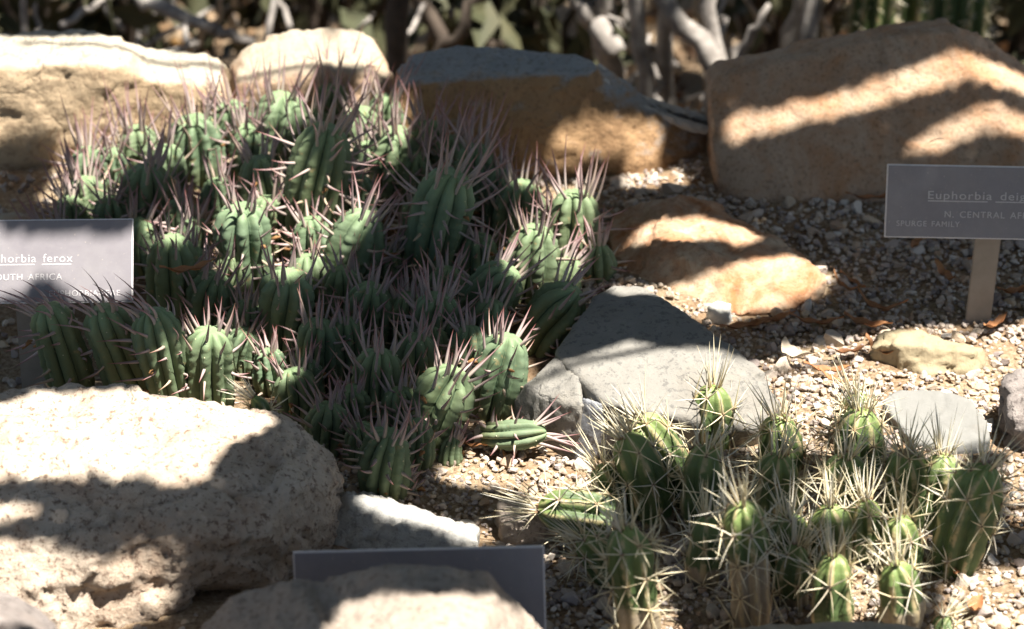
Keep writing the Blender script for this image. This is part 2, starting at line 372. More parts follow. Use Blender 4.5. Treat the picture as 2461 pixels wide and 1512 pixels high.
MT['layer'] = simple('pale_stone_layer', (.50, .47, .42), (.40, .37, .33), 120, .9, .001); MT['darklayer'] = simple('dark_stone_layer', (.07, .065, .065), (.12, .11, .105), 120, .9, .001)
for dv, dy_, r_, mn in ((0, .052, .0034, 'layer'), (13, .046, .0030, 'darklayer'), (25, .038, .0036, 'layer')):
    pth = [P(u, v+dv, y2+dy_) for u, v in ((1300, 165+8), (1420, 158), (1448, 172), (1480, 205), (1530, 235), (1590, 256), (1650, 276), (1700, 290))]
    pth = np.array(pth); q_ = np.linspace(0, 1, 40); pth = np.stack([np.interp(q_, np.linspace(0, 1, len(pth)), pth[:, k]) for k in range(3)], 1)
    lb = MB(); tube(lb, pth[8:], r_, 8, 0, .25); link('stone_layer', lb.mesh('stone_layer', MT[mn], np.array(bc.location), False), (0, 0, 0), bc)
# right boulder
y3 = gy(492)
top = [(1712, 200), (1730, 180), (1830, 156), (1950, 132), (2020, 108), (2200, 82), (2300, 64)]
T = [P(u, v, y3+.062+i*.003) for i, (u, v) in enumerate(top)]
TB = [t+np.array([0, .05, -.012]) for t in T]
h1 = T+TB+[P(1708, 330, y3+.038), P(1722, 420, y3+.02)]+[G(1750, 470), G(1795, 492), G(1900, 494), G(2130, 478), G(2360, 470)]
h1 += [P(2300, 112, y3+.07), P(2365, 205, y3+.055)]+dn([G(1750, 470), G(2360, 470)])+dn(TB)
Rr = [P(2300, 64, y3+.083), P(2345, 72, y3+.095), P(2385, 98, y3+.10), P(2461, 165, y3+.105), P(2640, 300, y3+.11)]
h2 = Rr+[P(2300, 112, y3+.07), P(2365, 205, y3+.055), P(2461, 330, y3+.04), G(2360, 470), G(2480, 470), G(2640, 430)]+dn(Rr)+dn([G(2360, 470), G(2640, 430)])
rock('boulder', 'big rust stained boulder with broad slanting face behind the spurge family sign', [h1, h2], 'rust', amp=.002, facet=.0028, ff=16, seed=4, voxel=.003, smooth=1)
# orange flat rock
E = [(1472, 508), (1540, 480), (1620, 466), (1700, 482), (1790, 534), (1870, 592)]
ye = [gy(560)+.01]*6
h = [P(u, v, y) for (u, v), y in zip(E, ye)]+[P(1960, 632, gy(680)), P(2000, 668, gy(690))]
h += [G(1960, 722), G(1870, 745), G(1780, 758), G(1700, 745), G(1600, 715), G(1480, 680), G(1450, 640)]+dn([G(1480, 560), G(1870, 590), G(1960, 715), G(1600, 710), G(1460, 640)])
h += [P(1600, 570, gy(640)), P(1800, 640, gy(690))]
rock('rock', 'flat orange stained rock sloping into the gravel', [h], 'orange', amp=.003, facet=.004, ff=26, seed=5, voxel=.0026, smooth=3)
# grey slab (broken at its near corner)
z4 = .046
h1 = [G(1425, 712, z4), G(1470, 690, z4), G(1545, 684, z4), G(1605, 722, z4+.002), G(1700, 790, z4), G(1765, 832, .042), G(1835, 892, .032), G(1885, 965, .018), G(1885, 1015, .004)]
h1 += [G(1815, 1035, .012), G(1600, 1000, .030), G(1450, 965, .036), G(1395, 900, .040), G(1330, 850, .042), G(1380, 790, .044)]
h1 += dn([G(1815, 1060), G(1600, 1062), G(1430, 1050), G(1320, 900), G(1430, 760), G(1545, 740), G(1700, 850), G(1890, 1030)])
h2 = [G(1338, 852, .042), G(1399, 915, .038), G(1404, 985, .031), G(1390, 1040, .016), G(1262, 930, .030), G(1235, 962, .02)]+dn([G(1378, 1095), G(1300, 1075), G(1250, 1020), G(1240, 960), G(1335, 890)])
h3 = [G(1398, 952, .035), G(1445, 968, .035), G(1475, 1035, .014), G(1405, 1062, .008), G(1374, 1092, .0)]+dn([G(1374, 1094), G(1470, 1060), G(1400, 980)])
rock('rock', 'smooth grey slab with a broken corner in front of the cactus clump', [h1], 'slab', amp=.0016, freq=14, fine=.0006, seed=6, voxel=.0026, smooth=1, ridge=.0012, facet=.0022, ff=13)
rock('rock', 'broken grey corner piece split off the large grey slab', [h2], 'slab', amp=.001, freq=14, fine=.0006, seed=62, voxel=.002, smooth=1, facet=.002, ff=30)
rock('stone', 'blue-grey fresh broken chip wedged in the crack of the grey slab', [h3], 'chip', amp=.0005, freq=14, fine=.0004, seed=63, voxel=.0016, smooth=1, facet=.001, ff=30, cat='stone')
rock('stone', 'small dark shard wedged between grey slab and green stems', [[G(1255, 990, .016), G(1290, 975, .02), G(1310, 1010, .012), G(1265, 1030, .008)]+dn([G(1245, 1010), G(1320, 1030), G(1275, 1050), G(1290, 980)])], 'greystone', amp=.002, freq=40, seed=61, voxel=.002, smooth=2, cat='stone')
# small cream rock
yg = gy(900)
h = [P(2108, 810, yg+.020), P(2150, 790, yg+.026), P(2225, 803, yg+.026), P(2362, 836, yg+.020), P(2340, 846, yg+.008), P(2230, 832, yg+.006), P(2150, 826, yg+.007), P(2092, 834, yg+.014)]
h += [G(2085, 850), G(2135, 885), G(2230, 908), G(2345, 893), G(2365, 868)]+dn([G(2090, 850), G(2230, 900), G(2355, 875), G(2150, 830)])
rock('rock', 'small angular cream rock below the spurge family sign', [h], 'cream', amp=.001, freq=45, seed=7, voxel=.0017, smooth=1, strata=.0004, facet=.003, ff=40)
h = [G(2120, 965, .012), G(2150, 935, .014), G(2250, 932, .014), G(2330, 955, .013), G(2375, 1010, .009), G(2385, 1060, .004), G(2260, 1075, .004), G(2180, 1050, .006)]
rock('rock', 'flat pale grey stone lying in gravel behind the cactus clump', [h+dn([G(2120, 985), G(2380, 1070), G(2260, 1090), G(2250, 955)])], 'pale', amp=.0008, freq=30, seed=8, voxel=.002, smooth=1, facet=.0015, ff=30)
h = [G(2425, 905, .03), G(2520, 880, .035), G(2620, 930, .03), G(2405, 960, .016), G(2430, 1030, .014), G(2520, 1040, .016)]
rock('rock', 'lumpy mottled dark rock next to the flat pale stone', [h+dn([G(2405, 985), G(2440, 1060), G(2560, 1075), G(2640, 980), G(2500, 900)])], 'pinkstone', amp=.003, freq=40, seed=9, voxel=.0022, smooth=2, facet=.005, ff=50)
h = [G(1695, 735, .014), G(1720, 718, .017), G(1762, 728, .015), G(1755, 752, .010)]
rock('stone', 'bright white angular stone beside the orange rock', [h+dn([G(1690, 762), G(1725, 775), G(1762, 755), G(1725, 730)])], 'white', amp=.001, freq=50, seed=10, voxel=.0018, smooth=2, cat='stone')
# front left granite boulder
zb = .066
tb = [(-160, 965), (0, 952), (60, 930), (150, 926), (330, 932)]
h1 = [G(u, v, zb) for u, v in tb]+[G(-160, 1130, .062), G(0, 1120, .063), G(300, 1100, .064), G(380, 985, zb)]
h1 += [G(-160, 1330, .040), G(0, 1310, .042), G(240, 1290, .045), G(-160, 1500, .0), G(0, 1500, .006), G(180, 1500, .004)]+dn([G(-160, 1560), G(180, 1560), G(350, 1100), G(-160, 1050), G(200, 1040)])
h2 = [G(330, 950, .064), G(400, 974, .064), G(480, 968, .064), G(545, 962, .064), G(605, 978, .062), G(680, 1012, .058), G(740, 1062, .050), G(800, 1085, .040)]
h2 += [G(200, 1100, .066), G(480, 1130, .066), G(700, 1170, .056), G(800, 1160, .04), G(830, 1185, .028), G(805, 1250, .022), G(780, 1300, .014)]
h2 += [G(260, 1290, .047), G(480, 1285, .050), G(650, 1290, .042), G(260, 1390, .026), G(420, 1400, .022), G(560, 1405, .014), G(710, 1372, .008)]
h2 += dn([G(360, 1080), G(600, 1080), G(815, 1200), G(780, 1310), G(700, 1365), G(480, 1370), G(260, 1370)])
h3 = [G(150, 1300, .040), G(400, 1330, .034), G(470, 1425, .016), G(380, 1478, .004), G(250, 1490, .003), G(180, 1505, .002), G(100, 1400, .02)]+dn([G(150, 1330), G(440, 1420), G(380, 1470), G(180, 1520)])
h4 = [G(60, 1270, .048), G(440, 1270, .050), G(60, 1420, .024), G(300, 1400, .026), G(440, 1390, .022)]+dn([G(60, 1430), G(440, 1400), G(60, 1300), G(440, 1300)])
rock('boulder', 'large cream granite boulder with cracked speckled surface in front of the labelled stems', [h1, h2, h3, h4], 'granite', amp=.003, freq=18, fine=.0012, seed=11, voxel=.0022, smooth=3, ridge=.0012, facet=.0042, ff=30)
# cylinder shaped grey rock
def cyl_hull(a, b, r, n=10, flat=.85):
    a, b = np.array(a), np.array(b); t = norm(b-a); s = norm(np.cross(t, [0, 0, 1.0])); u = np.cross(s, t); out = []
    for k, (c, q) in enumerate(((a, r*.8), (a+t*r*.35, r), (b, r*.9))):
        for i in range(n):
            ph = 2*math.pi*i/n; out.append(c+q*(math.cos(ph)*s*flat+math.sin(ph)*u))
    return out
a = G(815, 1262, .014); b = G(1165, 1318, .010)
h = [P(835, 1184, gy(1290)+.012), P(1150, 1278, gy(1330)+.006), P(1150, 1300, gy(1340)), P(850, 1215, gy(1290)), P(790, 1240, gy(1290)), P(777, 1275, gy(1300)), G(795, 1315), G(900, 1335), G(1155, 1345)]
h += [P(860, 1178, gy(1290)+.03), P(1150, 1268, gy(1330)+.02)]+dn([G(800, 1300), G(1155, 1340), G(860, 1240), G(1150, 1290)])
rock('rock', 'rounded log-shaped grey rock behind the blank sign', [h], 'greystone', amp=.0015, freq=30, seed=12, voxel=.002, smooth=2, facet=.0025, ff=36)
h = [G(1195, 1195, .013), G(1300, 1188, .014), G(1330, 1222, .012), G(1310, 1258, .006), G(1205, 1258, .007)]
rock('rock', 'squat brown-grey stone half buried in the gravel between the two plant clumps', [h+dn([G(1180, 1215), G(1200, 1280), G(1320, 1285), G(1345, 1230), G(1260, 1200)])], 'pinkgranite', amp=.002, freq=40, seed=13, voxel=.0022, smooth=3)
# foreground rock
yf = -.452
up = [(468, 1520), (560, 1432), (650, 1407), (800, 1392), (950, 1358), (1080, 1364), (1180, 1368), (1230, 1422), (1312, 1505)]
h = [P(u, v, yf+.01*math.sin(i)) for i, (u, v) in enumerate(up)]
h += [p+np.array([0, -.10, -.008]) for p in h[2:7]]+[h[0]+np.array([.0, -.13, -.03]), h[-1]+np.array([0, -.12, -.03])]
h += dn([(-.17, yf+.01), (.035, yf+.01), (-.18, -.66), (.04, -.66)], gz(0, -.5)-.02)
rock('boulder', 'pinkish boulder with worn top hiding part of the blank sign', [h], 'pinkgranite', amp=.0025, freq=20, seed=14, voxel=.0025, smooth=2, facet=.003, ff=24)
h = [P(-80, 1412, -.44), P(30, 1428, -.44), P(100, 1470, -.44), P(140, 1520, -.44), P(-80, 1440, -.56), P(120, 1530, -.56)]
rock('boulder', 'dark brown boulder beneath the large cream granite boulder', [h+dn([(-.30, -.43), (-.19, -.43), (-.30, -.58), (-.18, -.58)])], 'pinkstone', amp=.003, seed=15, voxel=.003)
h = [P(1760, 1512, -.40), P(1830, 1492, -.40), P(2000, 1488, -.40), P(2160, 1494, -.40), P(2230, 1512, -.40), P(1760, 1600, -.47), P(2230, 1600, -.47)]
rock('rock', 'low pinkish rock under the two sunlit cactus stems', [h+dn([(.10, -.39), (.20, -.39), (.10, -.5), (.2, -.5)])], 'buff2', amp=.002, seed=16, voxel=.003)
h = [G(-60, 520, .012), G(40, 505, .016), G(110, 518, .014), G(120, 540, .006), G(-60, 550, .006)]
rock('stone', 'pinkish stone behind the spiny stems below the long boulder', [h+dn([G(-60, 560), G(130, 560), G(40, 520)])], 'buff2', amp=.001, seed=17, voxel=.002, cat='stone')
# small single stones
SM = [(1140, 1243, 20, 'pinkstone', 'rounded pink pebble next to the log-shaped rock'), (1885, 838, 40, 'greystone', 'small grey stone with pale ridge beside the bleached leaf'),
      (1975, 815, 45, 'greystone', 'low dark grey stone among dry leaves'), (2440, 1195, 45, 'pale', 'pale stone near the tall leaning cactus stem'),
      (2420, 1395, 30, 'white', 'white pebble near the low pinkish rock'), (2330, 1470, 30, 'greystone', 'blue grey stone next to the tiny cactus'),
      (2190, 930, 26, 'white', 'whitish stone between cream rock and flat pale stone'), (2395, 910, 24, 'cream', 'cream pebble between cream rock and lumpy dark rock'),
      (1185, 1090, 22, 'cream', 'round cream pebble under the fallen green stem'), (1080, 1285, 0, 'cream', '')]
for i, (u, v, w, m, lab) in enumerate(SM):
    if not w: continue
    c = G(u, v); r = w/pxm(c)/1.9*.9; c[2] = gz(c[0], c[1])
    pts = [c+np.array([r*math.cos(a)*random.uniform(.75, 1.15)*s, r*.8*math.sin(a)*random.uniform(.75, 1.1)*s, r*z]) for z, s in ((-.5, .8), (.15, 1), (.75, .6)) for a in np.linspace(0, 6.28, 8)[:-1]]
    rock('stone', lab, [pts], m, amp=.0006, freq=70, fine=.0003, seed=20+i, voxel=max(.0012, r/9), smooth=2, cat='stone')

# ------------------------------------------------------------------ gravel
def inside_rocks():
    from collections import defaultdict
    cell = .005; H = {}
    for xy, z in ROCK_BOXES:
        k = np.floor(xy/cell).astype(int)
        for (i, j), zz in zip(k, z):
            if zz > H.get((i, j), -1): H[(i, j)] = zz
    return H, cell
RH, RC = inside_rocks()
def icosa(n):
    bm = bmesh.new(); bmesh.ops.create_icosphere(bm, subdivisions=n, radius=1)
    V = np.array([v.co[:] for v in bm.verts]); F = np.array([[v.index for v in f.verts] for f in bm.faces]); bm.free(); return V, F
def scatter_gravel():
    V0, F0 = icosa(2); U0, K0 = icosa(1)
    var = []
    for k in range(14):
        off = Vector((k*5.1, k*2.3, 0)); V = np.array([v*(1+.38*noise.noise(Vector(v)*1.1+off)+.16*noise.noise(Vector(v)*2.6+off)) for v in V0])
        pl = norm(rng.normal(size=(9, 3)))                          # chipped flats
        for q in pl:
            dd = V@q; V = V-np.maximum(dd-.58, 0)[:, None]*q
        var.append(V*np.array([1, rng.uniform(.7, 1), rng.uniform(.55, .9)]))
    small = [np.array([v*(1+.35*noise.noise(Vector(v)*1.3+Vector((k*3.3, 1, 0)))) for v in U0])*[1, .85, .7] for k in range(14)]
    mb = MB(); cnt = 0
    def put(x, y, r, dz):
        nonlocal cnt
        if -.27 < x < .04 and -.13 < y < .19: return
        if (math.floor(x/RC), math.floor(y/RC)) in RH and RH[(math.floor(x/RC), math.floor(y/RC))] > .003: return
        ix = rng.integers(14); q, F_ = (var[ix], F0) if r > .0021 else (small[ix], K0); a = rng.uniform(0, 6.28); t = rng.normal(0, .35, 2)
        ca, sa = math.cos(a), math.sin(a); Rz = np.array([[ca, -sa, 0], [sa, ca, 0], [0, 0, 1]])
        cx, sx = math.cos(t[0]), math.sin(t[0]); Rx = np.array([[1, 0, 0], [0, cx, -sx], [0, sx, cx]])
        mb.add((q*r)@(Rz@Rx).T+[x, y, gz(x, y)+r*.12+dz], F_, rnd=rng.random()); cnt += 1
    for i in range(28000):
        x, y = rng.uniform(-.10, .40), rng.uniform(-.40, .34)
        put(x, y, rng.choice([.0012, .0017, .0024, .0034, .0054, .0074], p=[.36, .33, .20, .085, .02, .005])*rng.uniform(.85, 1.15), rng.uniform(0, .002))
    for i in range(2500):
        x, y = rng.uniform(-.42, -.10), rng.uniform(-.42, .40)
        put(x, y, rng.choice([.002, .0026, .0036])*rng.uniform(.85, 1.15), rng.uniform(0, .002))
    for i in range(11000):
        x, y = (rng.uniform(.40, .85) if i % 5 else rng.uniform(-.85, -.42)), rng.uniform(-.6, .36)
        put(x, y, rng.choice([.0016, .0020, .003, .0045], p=[.4, .4, .15, .05])*rng.uniform(.85, 1.15), rng.uniform(0, .002))
    o = link('gravel', mb.mesh('gravel', MT['gravel'], smooth=False)); tag(o, 'loose cream, grey and rust gravel between the rocks', 'gravel', kind='stuff')
scatter_gravel()

# ------------------------------------------------------------------ green spiny stems
def axis(foot, top, bow, n):
    s = np.linspace(0, 1, n)[:, None]; ctrl = (foot+top)/2+bow
    return (1-s)**2*foot+2*s*(1-s)*ctrl+s**2*top
def succulent_stem(root, foot, top, rad, nspine=1.0, slen=1.0, ribs=None, seed=0, sway=np.zeros(3)):
    rs = np.random.default_rng(seed); ribs = ribs or int(rs.integers(8, 11)); nr, nc = 46, ribs*10
    L = np.linalg.norm(top-foot); bow = np.array([0, 0, -.0]) + (np.array([top[0]-foot[0], 0, 0])*-.28) + rs.normal(0, .003, 3)*[1, 1, 0]
    s = np.linspace(0, 1, nr); tt = 1-(1-s)**1.35                       # denser rings at the crown
    A = axis(foot, top, bow, 200); A = np.stack([np.interp(tt, np.linspace(0, 1, 200), A[:, k]) for k in range(3)], 1)
    T, N, B = frames(A)
    ends = rad*1.25/L
    prof = np.where(tt < .45, .80+.20*np.sin(np.clip(tt/.45, 0, 1)*math.pi/2), 1.0)*(1+.05*np.sin(tt*9+rs.uniform(0, 6)))
    dome = np.clip((1-tt)/ends, 0, 1); prof = prof*np.sqrt(np.clip(1-(1-dome)**2.3, 0.0, 1))
    prof[-1] = .06
    ph = np.linspace(0, 2*math.pi, nc, endpoint=False)+rs.uniform(0, 6); twist = rs.uniform(-.5, .5)
    c = np.abs(np.cos(ribs*(ph-ph[0])/2))
    depth = .34
    nod = L/.0068
    scal = .5+.5*np.cos(2*math.pi*(tt[:, None]*nod+((np.round(ribs*(ph-ph[0])/(2*math.pi)) % 2)*.5)[None]))
    rr = rad*prof[:, None]*(1-depth*((1-c)**1.25)[None]+.045*(c**2)[None]*(scal-.5)+.012*rs.normal(size=(nr, 1)))
    pt = ph[None]+twist*tt[:, None]
    V = A[:, None]+rr[..., None]*(np.cos(pt)[..., None]*N[:, None]+np.sin(pt)[..., None]*B[:, None])
    V[-3:] -= T[-3:, None]*rad*np.array([.02, .07, .12])[:, None, None]
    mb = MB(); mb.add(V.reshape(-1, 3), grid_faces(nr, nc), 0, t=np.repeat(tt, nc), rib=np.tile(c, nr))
    mb.add(np.concatenate([V[-1], A[-1:]-T[-1:]*rad*.1]), np.stack([np.full(nc, nc), np.arange(nc), (np.arange(nc)+1) % nc], -1), 0, t=1, rib=.6)
    # tiny pale leaf scars along each rib
    ridge_ph = [ph[0]+2*math.pi*k/ribs for k in range(ribs)]
    bs, ds, ls, rds, bd, rn = [], [], [], [], [], []
    def at(t, p):
        i = t*1.0; k = np.interp(i, tt, np.arange(nr)); k0 = int(min(nr-2, k)); f = k-k0
        a = A[k0]*(1-f)+A[k0+1]*f; n_ = norm(N[k0]); b_ = norm(B[k0]); q = p+twist*t
        rd = norm(math.cos(q)*n_+math.sin(q)*b_); return a, rd, T[k0], rad*np.interp(t, tt, prof)
    tdome = 1-ends
    for k, p in enumerate(ridge_ph):
        m = int(L*.95/.0068)
        for j in range(m):
            t = (j+.5)/m*.97+.02+rs.normal(0, .004)
            if t > .985: continue
            a, rd, tx, r_ = at(t, p)
            w = (t-tdome)/(1-tdome)                                   # >0 on the dome
            base = a+rd*r_*.97
            if rs.random() < .55:
                bs_ = base+rd*.0002; sp0.append((bs_, rd))
            pr = (.44 if w < -.25 else .8 if w < .35 else .55)*nspine
            if rs.random() > pr: continue
            if w > .35: d = tx*1.0+rd*rs.uniform(.2, .8); l = rs.uniform(.020, .033)
            elif w > -.1: d = tx*rs.uniform(.1, .9)+rd*1.0; l = rs.uniform(.017, .027)
            else: d = rd*1.0+tx*rs.uniform(-.45, .35); l = rs.uniform(.013, .023)
            d = d+rs.normal(0, .14, 3); bs.append(base-rd*.0015); ds.append(d); ls.append(l*slen*.9); rds.append(rs.uniform(.0008, .00125))
            bd.append(sway+tx*rs.uniform(-.02, .28)+rs.normal(0, .10, 3)+np.array([0, 0, -.1 if w < -.3 else .02])); rn.append(rs.random()*.72+(.28 if t < .6 else 0))
    # crown tuft
    for k in range(int(6*nspine)):
        p = rs.uniform(0, 6.28); a, rd, tx, r_ = at(rs.uniform(.9, .985), p)
        bs.append(a+rd*r_*.8); ds.append(tx+rd*rs.uniform(.05, .45)+rs.normal(0, .08, 3)); ls.append(rs.uniform(.020, .033)*slen*.92); rds.append(rs.uniform(.0009, .0014)); bd.append(rs.normal(0, .08, 3)+sway); rn.append(rs.random()*.7)
    loc = foot-np.array(root.location)
    so = link('stem', mb.mesh('stem', [MT['stem']], foot), loc, root)
    sm = MB(); spines(sm, np.array(bs), np.array(ds), np.array(ls), np.array(rds), np.array(bd), 6, 5, 0, np.array(rn))
    if sp0:
        Bp = np.array([x[0] for x in sp0]); Dp = np.array([x[1] for x in sp0]); n = len(Bp)
        spines(sm, Bp-Dp*.0006, Dp, np.full(n, .0013), np.full(n, .0007), np.zeros((n, 3)), 3, 4, 1)
        sp0.clear()
    nh = rs.integers(0, 4)
    for _ in range(nh):                                                # shrivelled flower husks
        p = rs.choice(ridge_ph); a, rd, tx, r_ = at(rs.uniform(.25, .8), p); q = a+rd*r_
        tube(sm, [q, q+rd*.003+tx*.001, q+rd*.005+rs.normal(0, .0015, 3)], [.0008, .0014, .0005], 6, 2, .3)
    s2 = link('spines', sm.mesh('spines', [MT['spine'], MT['scar'], MT['husk']], foot), (0, 0, 0), so); s2['kind'] = 'stuff'
    return so
sp0 = []
# apex u,v ; foot u,v ; width   (main mound)
EU = [(455, 278, 480, 440, 150, 1.25), (680, 222, 690, 410, 148, 1.25), (545, 245, 552, 400, 118, 1.3), (800, 192, 800, 350, 112, 1.45), (790, 296, 735, 620, 152, 1.35),
      (945, 306, 935, 500, 140, 1.3), (862, 256, 870, 430, 118, 1.2), (932, 226, 940, 390, 108, 1.2), (1025, 292, 1035, 450, 112, 1.2), (1150, 345, 1120, 530, 120, 1.45),
      (1095, 410, 1010, 720, 152, 1.5), (195, 425, 225, 550, 128, 1.2), (350, 392, 350, 570, 142, 1.2), (325, 300, 335, 440, 115, 1.3), (622, 372, 640, 560, 128, 1.1),
      (580, 486, 612, 720, 148, .95), (412, 565, 420, 800, 138, .95), (885, 505, 815, 730, 148, 1.1), (1255, 432, 1240, 600, 130, 1.2), (1378, 455, 1360, 650, 140, 1.25),
      (1285, 540, 1262, 720, 148, 1.0), (1440, 585, 1440, 690, 95, .9), (1232, 640, 1130, 830, 148, 1.0), (1392, 695, 1290, 860, 146, 1.0), (1385, 620, 1345, 720, 92, .8),
      (522, 655, 522, 820, 128, 1.0), (692, 650, 680, 870, 146, 1.0), (895, 680, 900, 850, 128, 1.0), (1058, 702, 1060, 890, 128, 1.0), (768, 765, 782, 920, 122, .9),
      (642, 835, 645, 930, 92, .7), (695, 885, 715, 1010, 112, .7), (912, 836, 900, 1020, 138, 1.0), (1222, 800, 1185, 1010, 140, .85), (1098, 885, 1035, 1070, 158, .9),
      (788, 965, 785, 1085, 118, .9), (938, 1035, 932, 1200, 138, .9), (212, 350, 220, 470, 95, 1.2), (1090, 1050, 1085, 1110, 62, .6), (992, 1155, 992, 1195, 46, .5),
      (516, 425, 520, 560, 100, 1.0), (745, 520, 740, 680, 110, .9), (345, 525, 345, 640, 100, 1.0), (120, 545, 130, 640, 120, 1.2), (735, 610, 760, 760, 105, .9), (900, 1165, 905, 1205, 42, .5),
      (990, 560, 960, 700, 100, .9), (1150, 560, 1140, 720, 110, .9), (470, 600, 470, 760, 100, .9), (1000, 800, 1000, 960, 120, .8), (820, 640, 820, 800, 115, .9), (600, 720, 600, 860, 115, .9), (560, 600, 565, 740, 100, .8), (860, 590, 860, 740, 110, .8), (640, 470, 650, 620, 100, .8), (1080, 640, 1080, 800, 110, .8), (980, 700, 980, 840, 110, .8), (1190, 720, 1170, 880, 110, .8), (830, 760, 835, 900, 110, .8), (590, 790, 592, 900, 95, .7), (1000, 480, 1000, 620, 100, .9), (850, 420, 850, 570, 105, .9), (270, 470, 275, 590, 100, .9), (430, 480, 432, 620, 105, .9), (1130, 780, 1120, 930, 105, .8), (960, 930, 960, 1060, 105, .7), (840, 930, 845, 1060, 100, .7), (265, 355, 272, 480, 92, 1.15), (400, 345, 405, 490, 92, 1.15), (590, 300, 596, 440, 92, 1.15), (742, 262, 748, 400, 95, 1.2), (885, 340, 885, 490, 92, 1.1), (1000, 365, 1000, 510, 98, 1.2), (1085, 325, 1085, 480, 98, 1.35), (1200, 405, 1196, 550, 98, 1.2), (1320, 500, 1316, 630, 92, 1.0), (160, 470, 175, 580, 92, 1.1), (700, 450, 700, 590, 96, 1.0), (470, 520, 472, 650, 96, 1.0), (930, 590, 925, 730, 100, .9), (1040, 780, 1040, 920, 100, .8), (740, 860, 745, 970, 92, .7), (860, 1020, 862, 1130, 96, .7), (1000, 1010, 1000, 1130, 92, .7)]
rt = thing('succulent_clump', 'large mound of ribbed green spiny stems with pinkish spines in the middle of the rocks', 'succulent', G(760, 720))
def stem_from(root, a, seed, dy=0.0, sway=np.zeros(3)):
    u, v, fu, fv, w, sl = a
    foot = G(fu, fv); foot[2] = gz(foot[0], foot[1])-.004
    top = P(u, v, foot[1]+.004+dy)
    if top[2] < foot[2]+.012: top[2] = foot[2]+.012
    succulent_stem(root, foot, top, w/2/pxm(top)*.95, 1.0, sl*(.88 if sl <= 1.0 else .97), seed=seed, sway=sway)
for i, a in enumerate(EU): stem_from(rt, a, 100+i)
rt2 = thing('succulent_clump', 'row of four leaning ribbed stems between the large granite boulder and the sign', 'succulent', G(300, 985))
for i, a in enumerate([(112, 732, 190, 965, 122, .78), (242, 732, 335, 970, 124, .8), (362, 740, 432, 1000, 128, .8), (505, 788, 508, 1000, 132, .8)]): stem_from(rt2, a, 300+i, -.01, np.array([-.65, 0, -.12]) if i < 3 else np.array([-.05, 0, 0]))
# fallen offshoot
f = G(1175, 1085); f[2] = .012; t_ = G(1316, 1088); t_[2] = .016; t_[1] -= .004
rt3 = thing('succulent_offshoot', 'short bright green spiny stem lying on gravel below the grey slab', 'succulent', (f[0], f[1], 0))
succulent_stem(rt3, f, t_, 36/pxm(f), 1.0, .75, ribs=8, seed=400)

